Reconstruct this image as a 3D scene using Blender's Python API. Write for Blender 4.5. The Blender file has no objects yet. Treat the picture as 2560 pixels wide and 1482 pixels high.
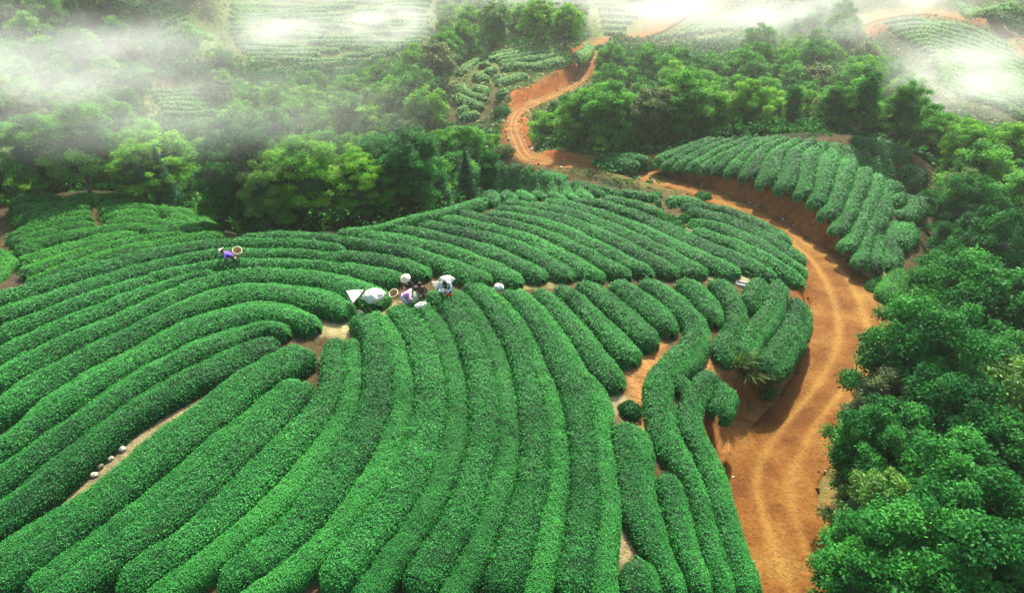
import bpy, math
import numpy as np
from mathutils import Vector, Matrix, noise as mnoise

# ------------------------------------------------------------------ camera, sky, sun, exposure
SC = bpy.context.scene
COL = SC.collection
CAM = np.array([0.0, 0.0, 17.0])
PITCH = math.radians(30)
FPX = 1750.0
cd = bpy.data.cameras.new('camera')
cam = bpy.data.objects.new('camera', cd)
COL.objects.link(cam)
cam.location = CAM
cam.rotation_euler = (math.radians(90) - PITCH, 0, 0)
cd.sensor_width = 36
cd.lens = FPX / 2560 * 36
cd.clip_end = 2000
SC.camera = cam

SUN_EL, SUN_AZ = math.radians(52), math.radians(14)     # azimuth from +Y towards +X
W = bpy.data.worlds.new('World')
SC.world = W
W.use_nodes = True
nt = W.node_tree
sky = nt.nodes.new('ShaderNodeTexSky')
sky.sky_type = 'NISHITA'
sky.sun_disc = False
sky.sun_elevation = SUN_EL
sky.sun_rotation = SUN_AZ
sky.dust_density = 3.0
sky.air_density = 1.0
bg = nt.nodes['Background']
bg.inputs['Strength'].default_value = 0.15
nt.links.new(sky.outputs[0], bg.inputs['Color'])
sd = bpy.data.lights.new('sun', 'SUN')
sd.energy = 5.0
sd.angle = math.radians(1.5)
sd.color = (1.0, 0.94, 0.78)
sun = bpy.data.objects.new('sun', sd)
COL.objects.link(sun)
sdir = Vector((math.sin(SUN_AZ) * math.cos(SUN_EL), math.cos(SUN_AZ) * math.cos(SUN_EL), math.sin(SUN_EL)))
sun.rotation_euler = sdir.to_track_quat('Z', 'Y').to_euler()
SC.view_settings.view_transform = 'Standard'
SC.view_settings.look = 'None'
SC.view_settings.exposure = 1.27
SC.view_settings.gamma = 1
cy = SC.cycles
cy.volume_bounces = 5
cy.max_bounces = 7
cy.diffuse_bounces = 3
cy.transmission_bounces = 3
cy.transparent_max_bounces = 8
cy.volume_step_rate = 2.0
cy.volume_max_steps = 64

R = np.random.default_rng(11)

# ------------------------------------------------------------------ helpers
SP, CP = math.sin(PITCH), math.cos(PITCH)

def raydir(u, v):
    a = (u - 1280) / FPX
    b = (v - 741) / FPX
    return np.array([a, CP - b * SP, -SP - b * CP])

def on_plane(u, v, z):
    d = raydir(u, v)
    t = (z - CAM[2]) / d[2]
    return CAM + d * t

def project(p):
    q = np.asarray(p, float) - CAM
    dep = q[..., 1] * CP - q[..., 2] * SP
    up = q[..., 1] * SP + q[..., 2] * CP
    return 1280 + FPX * q[..., 0] / dep, 741 - FPX * up / dep, dep

def smooth_line(pts, step):
    """Catmull-Rom through pts, resampled at an even step."""
    P = np.asarray(pts, float)
    if len(P) == 2:
        dense = P[0] + (P[1] - P[0]) * np.linspace(0, 1, 20)[:, None]
    else:
        Q = np.vstack([2 * P[0] - P[1], P, 2 * P[-1] - P[-2]])
        out = []
        for i in range(1, len(Q) - 2):
            t = np.linspace(0, 1, 12, endpoint=False)[:, None]
            a, b, c, d = Q[i - 1], Q[i], Q[i + 1], Q[i + 2]
            out.append(.5 * ((2 * b) + (-a + c) * t + (2 * a - 5 * b + 4 * c - d) * t ** 2 + (-a + 3 * b - 3 * c + d) * t ** 3))
        out.append(P[-1:])
        dense = np.vstack(out)
    L = np.r_[0, np.cumsum(np.linalg.norm(np.diff(dense[:, :2], axis=0), axis=1))]
    n = max(3, int(round(L[-1] / step)) + 1)
    s = np.linspace(0, L[-1], n)
    return np.stack([np.interp(s, L, dense[:, k]) for k in range(dense.shape[1])], 1)

def sstep(a, b, x):
    t = np.clip((x - a) / (b - a), 0, 1)
    return t * t * (3 - 2 * t)

def vnoise(x, y, z=0.0, seed=0):
    """cheap smooth value noise on arrays, -1..1"""
    x = np.asarray(x, float); y = np.asarray(y, float); z = np.asarray(z, float) + np.zeros_like(x)
    xi, yi, zi = np.floor(x).astype(np.int64), np.floor(y).astype(np.int64), np.floor(z).astype(np.int64)
    xf, yf, zf = x - xi, y - yi, z - zi
    xf, yf, zf = xf * xf * (3 - 2 * xf), yf * yf * (3 - 2 * yf), zf * zf * (3 - 2 * zf)
    def h(i, j, k):
        n = (i * 374761393 + j * 668265263 + k * 2147483647 * 3 + seed * 974634777) & 0xffffffff
        n = ((n ^ (n >> 13)) * 1274126177) & 0xffffffff
        return ((n ^ (n >> 16)) & 0xffff) / 32767.5 - 1
    r = 0
    for a in (0, 1):
        for b in (0, 1):
            for c in (0, 1):
                r = r + h(xi + a, yi + b, zi + c) * (xf if a else 1 - xf) * (yf if b else 1 - yf) * (zf if c else 1 - zf)
    return r

def fbm(x, y, z=0.0, seed=0, octv=3):
    r, a = 0, 1.0
    for k in range(octv):
        r = r + a * vnoise(np.asarray(x) * 2 ** k, np.asarray(y) * 2 ** k, np.asarray(z) * 2 ** k, seed + k)
        a *= .5
    return r / 1.75

def np_mesh(name, verts, faces_list, mats, tint=None, midx=None, smooth=False):
    """faces_list: list of int arrays (n,3) or (n,4)"""
    me = bpy.data.meshes.new(name)
    verts = np.ascontiguousarray(verts, dtype=np.float32)
    tot = [f.shape[1] * np.ones(len(f), np.int32) for f in faces_list if len(f)]
    loops = [f.ravel() for f in faces_list if len(f)]
    tot = np.concatenate(tot); loops = np.concatenate(loops).astype(np.int32)
    me.vertices.add(len(verts)); me.vertices.foreach_set('co', verts.ravel())
    me.loops.add(len(loops)); me.loops.foreach_set('vertex_index', loops)
    me.polygons.add(len(tot))
    st = np.r_[0, np.cumsum(tot)[:-1]].astype(np.int32)
    me.polygons.foreach_set('loop_start', st)
    me.polygons.foreach_set('loop_total', tot)
    if midx is not None:
        me.polygons.foreach_set('material_index', midx.astype(np.int32))
    if smooth is not False:
        s = np.ones(len(tot), bool) if smooth is True else smooth
        me.polygons.foreach_set('use_smooth', s)
    for m in mats:
        me.materials.append(m)
    if tint is not None:
        at = me.attributes.new('tint', 'FLOAT', 'FACE')
        at.data.foreach_set('value', tint.astype(np.float32))
    me.update(calc_edges=True)
    return me

def tag(o, label=None, cat=None, group=None, kind=None):
    if label: o['label'] = label
    if cat: o['category'] = cat
    if group: o['group'] = group
    if kind: o['kind'] = kind
    return o

def link(name, me, parent=None):
    o = bpy.data.objects.new(name, me)
    COL.objects.link(o)
    if parent: o.parent = parent
    return o

def empty(name, loc, rz=0, label=None, cat=None, group=None):
    o = bpy.data.objects.new(name, None)
    COL.objects.link(o)
    o.location = loc
    o.rotation_euler = (0, 0, rz)
    o.empty_display_size = 0.2
    return tag(o, label, cat, group)

ORD = ['first', 'second', 'third', 'fourth', 'fifth', 'sixth', 'seventh', 'eighth', 'ninth', 'tenth', 'eleventh', 'twelfth',
       'thirteenth', 'fourteenth', 'fifteenth', 'sixteenth', 'seventeenth', 'eighteenth', 'nineteenth', 'twentieth']
def nth(i):
    if i < 20: return ORD[i]
    i += 1
    return '%d%s' % (i, {1: 'st', 2: 'nd', 3: 'rd'}.get(i % 10 if i % 100 not in (11, 12, 13) else 0, 'th'))

# ------------------------------------------------------------------ materials
def mat(name):
    m = bpy.data.materials.new(name)
    m.use_nodes = True
    return m, m.node_tree, m.node_tree.nodes['Principled BSDF']

def leaf_mat(name, dark, mid, light, rough=.5, trans=.25, nscale=.35, spec=.35):
    m, t, b = mat(name)
    N, L = t.nodes, t.links
    at = N.new('ShaderNodeAttribute'); at.attribute_name = 'tint'
    geo = N.new('ShaderNodeNewGeometry')
    no = N.new('ShaderNodeTexNoise'); no.inputs['Scale'].default_value = nscale; no.inputs['Detail'].default_value = 3
    L.new(geo.outputs['Position'], no.inputs['Vector'])
    mx = N.new('ShaderNodeMath'); mx.operation = 'MULTIPLY_ADD'
    mx.inputs[1].default_value = 0.75
    L.new(no.outputs['Fac'], mx.inputs[0])
    sb = N.new('ShaderNodeMath'); sb.operation = 'SUBTRACT'; sb.inputs[1].default_value = 0.375
    L.new(at.outputs['Fac'], sb.inputs[0])
    L.new(sb.outputs[0], mx.inputs[2])
    oi = N.new('ShaderNodeObjectInfo')
    m3 = N.new('ShaderNodeMath'); m3.operation = 'MULTIPLY_ADD'; m3.inputs[1].default_value = 0.22
    ad = N.new('ShaderNodeMath'); ad.operation = 'SUBTRACT'; ad.inputs[1].default_value = 0.11
    L.new(oi.outputs['Random'], m3.inputs[0]); L.new(mx.outputs[0], ad.inputs[0]); L.new(ad.outputs[0], m3.inputs[2])
    r = N.new('ShaderNodeValToRGB')
    e = r.color_ramp.elements
    e[0].position = .12; e[0].color = (*dark, 1)
    e[1].position = .9; e[1].color = (*light, 1)
    k = e.new(.5); k.color = (*mid, 1)
    L.new(m3.outputs[0], r.inputs['Fac'])
    L.new(r.outputs['Color'], b.inputs['Base Color'])
    b.inputs['Roughness'].default_value = rough
    b.inputs['Specular IOR Level'].default_value = spec
    if trans:
        tr = N.new('ShaderNodeBsdfTranslucent')
        hs = N.new('ShaderNodeHueSaturation'); hs.inputs['Value'].default_value = 1.25; hs.inputs['Hue'].default_value = .485
        L.new(r.outputs['Color'], hs.inputs['Color']); L.new(hs.outputs[0], tr.inputs['Color'])
        ms = N.new('ShaderNodeMixShader'); ms.inputs[0].default_value = trans
        out = N['Material Output']
        L.new(b.outputs[0], ms.inputs[1]); L.new(tr.outputs[0], ms.inputs[2]); L.new(ms.outputs[0], out.inputs['Surface'])
    return m

def plain(name, col, rough=.8, var=.25, scale=6, bump=.0, bscale=30, spec=.3):
    m, t, b = mat(name)
    N, L = t.nodes, t.links
    geo = N.new('ShaderNodeTexCoord')
    no = N.new('ShaderNodeTexNoise'); no.inputs['Scale'].default_value = scale; no.inputs['Detail'].default_value = 5
    L.new(geo.outputs['Object'], no.inputs['Vector'])
    r = N.new('ShaderNodeValToRGB')
    e = r.color_ramp.elements
    e[0].position = .3; e[0].color = (*[c * (1 - var) for c in col], 1)
    e[1].position = .7; e[1].color = (*[min(1, c * (1 + var)) for c in col], 1)
    L.new(no.outputs['Fac'], r.inputs['Fac']); L.new(r.outputs['Color'], b.inputs['Base Color'])
    b.inputs['Roughness'].default_value = rough
    b.inputs['Specular IOR Level'].default_value = spec
    if bump:
        n2 = N.new('ShaderNodeTexNoise'); n2.inputs['Scale'].default_value = bscale; n2.inputs['Detail'].default_value = 6
        L.new(geo.outputs['Object'], n2.inputs['Vector'])
        bp = N.new('ShaderNodeBump'); bp.inputs['Strength'].default_value = 1; bp.inputs['Distance'].default_value = bump
        L.new(n2.outputs['Fac'], bp.inputs['Height']); L.new(bp.outputs[0], b.inputs['Normal'])
    return m

M_TEA = leaf_mat('tea_leaf', (.002, .040, .007), (.008, .145, .018), (.050, .33, .045), rough=.55, trans=.12, nscale=.22, spec=.2)
M_TEAY = leaf_mat('tea_leaf_bright', (.008, .09, .009), (.025, .19, .018), (.075, .33, .035), rough=.6, trans=.15, spec=.12, nscale=.3)
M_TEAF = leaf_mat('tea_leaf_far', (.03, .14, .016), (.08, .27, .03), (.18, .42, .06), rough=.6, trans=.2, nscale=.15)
M_CORE = plain('tea_hedge_inside', (.004, .038, .007), var=.4, scale=4, bump=.05, bscale=9)  # kept dark: shade deep in the row gaps is put into the colour
M_T1 = leaf_mat('leaf_deep_green', (.002, .045, .008), (.010, .12, .018), (.05, .27, .034), rough=.6, trans=.34, spec=.12, nscale=.3)
M_T1B = leaf_mat('leaf_mid_green', (.006, .07, .008), (.032, .19, .02), (.12, .38, .04), rough=.6, trans=.4, nscale=.3, spec=.12)
M_T2 = leaf_mat('leaf_fresh_green', (.014, .11, .007), (.075, .28, .016), (.21, .46, .035), rough=.6, trans=.42, spec=.12, nscale=.3)
M_T3 = leaf_mat('leaf_olive', (.025, .055, .012), (.085, .14, .03), (.2, .28, .07), rough=.6, trans=.35, nscale=.3)
M_T4 = leaf_mat('leaf_conifer', (.003, .04, .018), (.01, .09, .032), (.03, .17, .05), rough=.6, trans=.12, nscale=.4, spec=.12)
M_T5 = leaf_mat('leaf_bamboo', (.016, .08, .01), (.06, .19, .02), (.15, .32, .04), rough=.5, trans=.35, nscale=.3)
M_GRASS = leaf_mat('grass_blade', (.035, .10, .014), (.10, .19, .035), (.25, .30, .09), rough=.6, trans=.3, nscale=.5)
M_BARK = plain('bark', (.09, .075, .055), var=.4, scale=5, bump=.02)
M_CLOTHW = plain('white_cloth', (.55, .55, .46), var=.06, scale=3, bump=.01, bscale=12)
M_SACK = plain('pale_green_sack', (.28, .4, .22), var=.12, scale=8, bump=.004, bscale=60)
M_SKIN = plain('skin', (.42, .24, .15), var=.08, rough=.6)
M_HAIR = plain('black_hair', (.012, .01, .009), var=.2, rough=.5)
M_PINK = plain('pink_shirt', (.62, .30, .48), var=.18, scale=14, bump=.01, bscale=14)
M_PURP = plain('purple_shirt', (.10, .045, .32), var=.25, scale=10, bump=.01, bscale=14)
M_LILAC = plain('lilac_checked_cloth', (.62, .52, .68), var=.2, scale=30)
M_DARK = plain('dark_cloth', (.022, .022, .025), var=.3, bump=.01, bscale=14)
M_BROWN = plain('brown_shirt', (.10, .05, .035), var=.35, scale=12, bump=.01, bscale=14)
M_BLUE = plain('pale_blue_shirt', (.45, .62, .68), var=.15, scale=7, bump=.01, bscale=14)
M_STRAW = plain('pale_straw', (.62, .56, .38), var=.08, scale=20, bump=.006, bscale=70)
M_WICK = plain('wicker', (.42, .30, .14), var=.3, scale=30, bump=.008, bscale=60)
M_RED = plain('red_plastic', (.72, .06, .03), var=.1, rough=.4)
M_STONE = plain('pale_stone', (.46, .43, .30), var=.22, scale=6, bump=.02, bscale=14)
M_STONED = plain('grey_stone', (.16, .16, .11), var=.3, scale=6, bump=.02, bscale=14)
M_CONC = plain('concrete', (.42, .42, .36), var=.12, scale=5, bump=.004)
M_STICK = plain('dead_twig', (.34, .27, .17), var=.25, scale=8)

# ground: colour comes from the vertex colour of the soil itself, broken up by noise
def ground_mat():
    m, t, b = mat('earth')
    N, L = t.nodes, t.links
    at = N.new('ShaderNodeAttribute'); at.attribute_name = 'soil'
    geo = N.new('ShaderNodeNewGeometry')
    n1 = N.new('ShaderNodeTexNoise'); n1.inputs['Scale'].default_value = 1.6; n1.inputs['Detail'].default_value = 9; n1.inputs['Roughness'].default_value = .7
    L.new(geo.outputs['Position'], n1.inputs['Vector'])
    mr = N.new('ShaderNodeMapRange'); mr.inputs[1].default_value = .3; mr.inputs[2].default_value = .72; mr.inputs[3].default_value = .45; mr.inputs[4].default_value = 1.45
    L.new(n1.outputs['Fac'], mr.inputs[0])
    mx = N.new('ShaderNodeVectorMath'); mx.operation = 'SCALE'
    L.new(at.outputs['Color'], mx.inputs[0]); L.new(mr.outputs[0], mx.inputs['Scale'])
    L.new(mx.outputs[0], b.inputs['Base Color'])
    b.inputs['Roughness'].default_value = .95
    b.inputs['Specular IOR Level'].default_value = .1
    n2 = N.new('ShaderNodeTexNoise'); n2.inputs['Scale'].default_value = 4; n2.inputs['Detail'].default_value = 10; n2.inputs['Roughness'].default_value = .7
    L.new(geo.outputs['Position'], n2.inputs['Vector'])
    bp = N.new('ShaderNodeBump'); bp.inputs['Distance'].default_value = .35; bp.inputs['Strength'].default_value = .8
    L.new(n2.outputs['Fac'], bp.inputs['Height']); L.new(bp.outputs[0], b.inputs['Normal'])
    return m
M_EARTH = ground_mat()

def road_mat():
    m, t, b = mat('orange_dirt')
    N, L = t.nodes, t.links
    geo = N.new('ShaderNodeNewGeometry')
    at = N.new('ShaderNodeAttribute'); at.attribute_name = 'across'
    def noise(s, d=8, r=.6):
        n = N.new('ShaderNodeTexNoise'); n.inputs['Scale'].default_value = s; n.inputs['Detail'].default_value = d; n.inputs['Roughness'].default_value = r
        L.new(geo.outputs['Position'], n.inputs['Vector']); return n
    a = noise(.45, 6, .65)
    r = N.new('ShaderNodeValToRGB'); e = r.color_ramp.elements
    e[0].position = .34; e[0].color = (.10, .034, .006, 1)
    e[1].position = .68; e[1].color = (.225, .125, .028, 1)
    k = e.new(.5); k.color = (.165, .066, .011, 1)
    L.new(a.outputs['Fac'], r.inputs['Fac'])
    # wheel tracks: smoother and paler
    w = N.new('ShaderNodeMapRange'); w.inputs[1].default_value = .0; w.inputs[2].default_value = 1; w.inputs[3].default_value = 0; w.inputs[4].default_value = .9
    L.new(at.outputs['Fac'], w.inputs[0])
    mx = N.new('ShaderNodeMix'); mx.data_type = 'RGBA'
    L.new(w.outputs[0], mx.inputs[0]); L.new(r.outputs['Color'], mx.inputs[6]); mx.inputs[7].default_value = (.30, .165, .038, 1)
    # pebbles and crumbs
    p = noise(7, 4, .8)
    pr = N.new('ShaderNodeValToRGB'); e = pr.color_ramp.elements
    e[0].position = .36; e[0].color = (.45, .45, .45, 1); e[1].position = .74; e[1].color = (1.6, 1.6, 1.5, 1)
    k = e.new(.47); k.color = (.96, .96, .96, 1)
    k = e.new(.62); k.color = (1.03, 1.03, 1.03, 1)
    L.new(p.outputs['Fac'], pr.inputs['Fac'])
    mu = N.new('ShaderNodeMix'); mu.data_type = 'RGBA'; mu.blend_type = 'MULTIPLY'; mu.inputs[0].default_value = .85
    L.new(mx.outputs[2], mu.inputs[6]); L.new(pr.outputs['Color'], mu.inputs[7])
    L.new(mu.outputs[2], b.inputs['Base Color'])
    b.inputs['Roughness'].default_value = .9; b.inputs['Specular IOR Level'].default_value = .15
    q = noise(5, 9, .7)
    bp = N.new('ShaderNodeBump'); bp.inputs['Distance'].default_value = .16; bp.inputs['Strength'].default_value = .8
    L.new(q.outputs['Fac'], bp.inputs['Height']); L.new(bp.outputs[0], b.inputs['Normal'])
    return m
M_ROAD = road_mat()

# ------------------------------------------------------------------ terrain
# (u, v, z): points seen in the photograph with an estimated height; turned into world points once, here
UVZ = [(-300,1482,-2.5),(0,1482,-1.3),(500,1482,-.8),(1000,1482,-.7),(1500,1482,-1.2),(1820,1482,-2.0),
 (0,1200,-1.0),(500,1150,-.3),(900,1100,0),(1300,1100,-.2),(1600,1100,-.9),(1790,1080,-1.8),(1720,1230,-1.5),
 (-200,1000,-2.2),(0,980,-.9),(400,900,-.2),(850,820,.1),(1200,850,.1),(1450,880,-.1),(1650,880,-.8),(1850,860,-1.6),(1985,830,-2.4),
 (0,760,-.9),(300,680,-.6),(600,640,-.3),(900,660,.0),(1200,700,0),(1500,690,-.5),(1700,690,-1.0),(1900,690,-1.8),(2010,650,-2.6),(2030,730,-3.0),
 (500,592,-.8),(700,588,-.5),(820,585,-.5),(1000,556,-.7),(1150,524,-1.1),(1210,500,-1.6),
 (1300,600,-.4),(1500,590,-1.1),(1750,590,-2.5),(1930,580,-3.3),(1300,500,-1.9),(1500,500,-3.6),(1700,500,-4.1),(1800,525,-3.9),(1880,562,-3.6),(1250,420,-5.9),(1320,424,-6.0),(1390,438,-5.5),(1450,452,-5.0),(1540,470,-4.7),(1620,478,-4.5),(1480,465,-4.6),
 (0,640,-2.2),(30,560,-3.2),(100,500,-4.0),(250,484,-3.6),(360,495,-3.6),(450,540,-2.6),(250,560,-2.3),(150,610,-1.7),(380,600,-1.2),
 (1640,405,-3.6),(1700,380,-3.2),(1800,350,-2.8),(1950,342,-2.3),(2100,350,-2.6),(2250,385,-3.6),(1850,432,-2.3),(1950,420,-1.3),(1965,480,-1.8),(2080,440,-1.5),
 (2050,525,-1.9),(2110,600,-2.5),(2160,680,-3.2),(2220,760,-3.9),(2200,580,-3.2),(2280,500,-4.6),(2320,440,-5.5),(1520,392,-4.8),
 (1326,112,-6.4),(1424,140,-7.3),(1300,160,-7.2),(1390,185,-8.5),(1300,215,-8.6),(1255,238,-8.5),(1150,190,-8.6),(1140,240,-10),(1150,295,-11.5),(1225,280,-10.8),
 (1230,330,-11.5),(1380,330,-10.5),(1500,230,-12.5),(1475,105,-9.5),
 (330,5,-2.5),(520,10,-4),(400,110,-10),(520,100,-10),(450,60,-6),(700,10,-7),(1050,10,-7),(700,90,-12),(1000,80,-11.5),(650,165,-16),(950,165,-16),(450,240,-17),
 (1500,70,-9),(1600,90,-10),(1750,105,-11),(1700,20,-6.2),(1900,20,-7),(1850,70,-10),
 (2200,40,-8),(2300,30,-7.2),(2400,50,-7.4),(2550,95,-8),(2450,150,-11),(2400,260,-13),(2550,250,-11),(2550,20,-3),(2300,120,-11)]
XYZ = [(-15,47,-7),(-16,58,-13),(-32,56,-10),(-32,72,-16),(-4,54,-8),(0,62,-11),(-10,80,-17),(-42,92,-18),(-15,100,-17),(-3,86,-14),
 (-62,112,-18),(-22,120,-17),(24,76,-9),(24,92,-13),(40,80,-12),(12,80,-10),(46,112,-13),(22,116,-14),(30,132,-13),(10,70,-7),(12,100,-13),
 (20,30,-5.6),(25,30,-8),(31,20,-10),(17,14,-6.5),(22,10,-9),(36,46,-10),(13,6,-5.5),(30,44,-6.5),(34,60,-7),(45,30,-14),
 (-45,12,-4),(0,-12,-3),(-60,45,-9),(-60,0,-7),(40,-10,-14),(-30,-20,-5),(20,-25,-7),
 (-150,190,8),(0,270,6),(150,270,8),(-90,140,-8),(120,150,-10),(100,60,-16),(-100,60,-16),(-80,90,-16),(200,60,-14),(-200,60,-8),
 (0,400,30),(250,350,25),(-250,350,25),(0,-120,-10),(200,-100,-20),(-200,-100,-15),(70,100,-14),(60,70,-13)]
CTRL = np.array([on_plane(*p) for p in UVZ] + [list(map(float, p)) for p in XYZ])
CC = 3.0
def _phi(A, B):
    d2 = ((A[:, None, :2] - B[None, :, :2]) ** 2).sum(2)
    return np.sqrt(d2 + CC * CC)
nC = len(CTRL)
Km = _phi(CTRL, CTRL) - 0.25 * np.eye(nC)
Pm = np.c_[np.ones(nC), CTRL[:, :2]]
A_ = np.block([[Km, Pm], [Pm.T, np.zeros((3, 3))]])
_w = np.linalg.solve(A_, np.r_[CTRL[:, 2], 0, 0, 0])
def natural(x, y):
    x = np.asarray(x, float); y = np.asarray(y, float)
    sh = x.shape
    P = np.c_[x.ravel(), y.ravel()]
    out = np.empty(len(P))
    for i in range(0, len(P), 20000):
        Q = P[i:i + 20000]
        out[i:i + 20000] = _phi(Q, CTRL) @ _w[:nC] + _w[nC] + Q @ _w[nC + 1:]
    return out.reshape(sh)

# road edges (left u,v, right u,v, z)
ROAD1 = [(1905,1560,2190,1560,-4.3),(1896,1482,2150,1482,-4.3),(1868,1390,2092,1390,-4.25),(1836,1290,2056,1290,-4.2),(1812,1210,2050,1210,-4.15),
 (1822,1140,2085,1140,-4.1),(1885,1065,2110,1065,-4.1),(1950,995,2165,985,-4.1),(1992,925,2225,905,-4.05),(2022,850,2245,860,-4.0),
 (2028,780,2222,792,-4.0),(2014,725,2190,725,-3.95),(2000,680,2142,673,-3.9),(1975,640,2095,634,-3.9),(1935,600,2036,608,-3.9),
 (1870,553,1968,562,-3.95),(1790,515,1880,515,-4.1),(1700,482,1752,466,-4.35),(1580,449,1612,425,-4.75),(1447,428,1462,408,-5.2),
 (1362,418,1385,398,-5.7),(1298,402,1334,384,-6.4),(1272,354,1314,352,-7.8),(1266,316,1300,316,-8.9),(1279,284,1314,284,-9.8),
 (1318,257,1357,264,-10.4),(1389,232,1416,236,-10.9),(1434,206,1462,210,-11.1),(1443,178,1473,180,-11.0),(1446,152,1478,156,-10.6),
 (1470,120,1502,124,-10.0),(1490,100,1520,104,-9.8),(1540,92,1562,100,-9.9),(1590,80,1612,94,-9.7),(1650,48,1676,66,-8.4),(1700,12,1732,28,-6.6),(1745,-8,1785,2,-5.6),(1800,-30,1845,-18,-5)]
ROAD2 = [(2120,62,2128,74,-8.6),(2180,42,2190,54,-8.2),(2250,29,2258,40,-7.6),(2320,26,2325,37,-7.2),(2400,40,2400,52,-7.3),(2480,62,2476,74,-7.6),(2570,92,2562,104,-8),(2700,130,2690,145,-8)]
def road_world(rd):
    l = np.array([on_plane(a, b, z) for a, b, c, d, z in rd]); r = np.array([on_plane(c, d, z) for a, b, c, d, z in rd])
    both = smooth_line(np.c_[(l + r) / 2, l, r], .35)
    return both[:, 0:3], both[:, 3:6], both[:, 6:9]
ROADS = [road_world(ROAD1), road_world(ROAD2)]
RC = np.vstack([r[0][::2] for r in ROADS])
RH = np.concatenate([np.linalg.norm(r[1][::2, :2] - r[2][::2, :2], axis=1) / 2 for r in ROADS])

def road_dist(x, y):
    x = np.asarray(x, float); sh = x.shape
    P = np.c_[x.ravel(), np.asarray(y, float).ravel()]
    dmin = np.empty(len(P)); zi = np.empty(len(P))
    for i in range(0, len(P), 8000):
        Q = P[i:i + 8000]
        d = np.sqrt(((Q[:, None] - RC[None, :, :2]) ** 2).sum(2)) - RH[None]
        k = d.argmin(1)
        dmin[i:i + 8000] = d[np.arange(len(Q)), k]; zi[i:i + 8000] = RC[k, 2]
    return dmin.reshape(sh), zi.reshape(sh)

def height(x, y, full=False):
    nat = natural(x, y)
    d, rz = road_dist(x, y)
    B = .55 + .32 * np.abs(nat - rz)
    t = sstep(0.0, 1.0, np.clip(d / B, 0, 1))
    z = rz - .03 + (nat - rz + .03) * t
    if full:
        return z, nat, d, rz, B
    return z

# march rays on a cached height grid (fast)
GX = np.arange(-130, 131, .5); GY = np.arange(-4, 260, .5)
_gx, _gy = np.meshgrid(GX, GY)
HG0 = height(_gx, _gy)
def hfast(x, y, HG_=None):
    HG = HG0 if HG_ is None else HG_
    fx = np.clip((np.asarray(x) - GX[0]) / .5, 0, len(GX) - 1.001); fy = np.clip((np.asarray(y) - GY[0]) / .5, 0, len(GY) - 1.001)
    i, j = fx.astype(int), fy.astype(int); a, b = fx - i, fy - j
    return (HG[j, i] * (1 - a) * (1 - b) + HG[j, i + 1] * a * (1 - b) + HG[j + 1, i] * (1 - a) * b + HG[j + 1, i + 1] * a * b)
HN = natural(_gx, _gy)
def hit(u, v, h=.0, ymin=0, nat_=False):
    d = raydir(u, v)
    t = np.arange(10, 330, .1)
    P = CAM + d * t[:, None]
    below = (P[:, 2] < hfast(P[:, 0], P[:, 1], HN if nat_ else None) + h) & (P[:, 1] > ymin)
    k = np.argmax(below) if below.any() else len(t) - 1
    return P[k]

# ------------------------------------------------------------------ tea rows, traced as crest lines
ZONES = {}
ZONES['arc'] = dict(h=.8, gap=.045, lab='long dark tea hedge arching over the left slope, {n} down from the ridge', rows=[
 [(830,584),(900,577),(970,565),(1040,549),(1110,530),(1170,512),(1214,496)],
 [(585,596),(640,592),(700,591),(760,592),(840,598),(900,606),(960,617),(1020,629),(1080,645),(1140,663),(1190,682),(1232,699)],
 [(-90,775),(0,743),(60,722),(120,703),(200,678),(280,657),(350,639),(420,625),(490,612),(560,606),(640,606),(720,608),(800,613),(870,622)],
 [(-90,824),(0,788),(86,758),(151,734),(221,712),(290,693),(350,676),(408,661),(489,642),(560,631),(640,630),(720,632),(800,637),(870,641),(930,643),(985,650),(1026,662),(1072,684)],
 [(-90,870),(0,832),(86,798),(151,771),(221,745),(298,722),(350,706),(400,688),(470,671),(540,657),(600,655),(660,656),(720,658),(800,661),(862,668),(923,676),(970,686),(1005,696)],
 [(-90,925),(0,882),(62,853),(123,826),(185,797),(236,778),(300,752),(370,726),(430,706),(490,690),(545,678)],
 [(-90,985),(0,938),(62,903),(123,873),(185,842),(236,822),(300,797),(370,763),(400,745),(451,724),(503,704),(564,688),(606,683),(657,681),(729,682),(801,688),(852,701),(890,716),(925,738),(950,758)],
 [(-90,1065),(0,1015),(60,975),(123,938),(164,912),(216,888),(267,862),(308,845),(360,815),(400,795),(458,768),(511,745),(564,728),(616,722),(667,722),(729,728),(801,743),(840,762),(866,785)],
 [(-90,1173),(0,1117),(71,1070),(143,1012),(216,962),(267,930),(308,907),(380,864),(432,836),(500,806),(560,793),(616,775),(667,773),(719,783),(765,798),(800,814)],
 [(-90,1246),(0,1190),(60,1150),(107,1112),(179,1060),(250,1010),(321,962),(411,915),(471,885),(543,855),(596,839),(650,816),(690,812),(722,830)],
 [(-90,1338),(0,1284),(71,1236),(143,1176),(214,1118),(250,1088),(307,1046),(357,1010),(400,982),(471,940),(543,905),(614,872),(664,852),(700,842)]])
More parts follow.
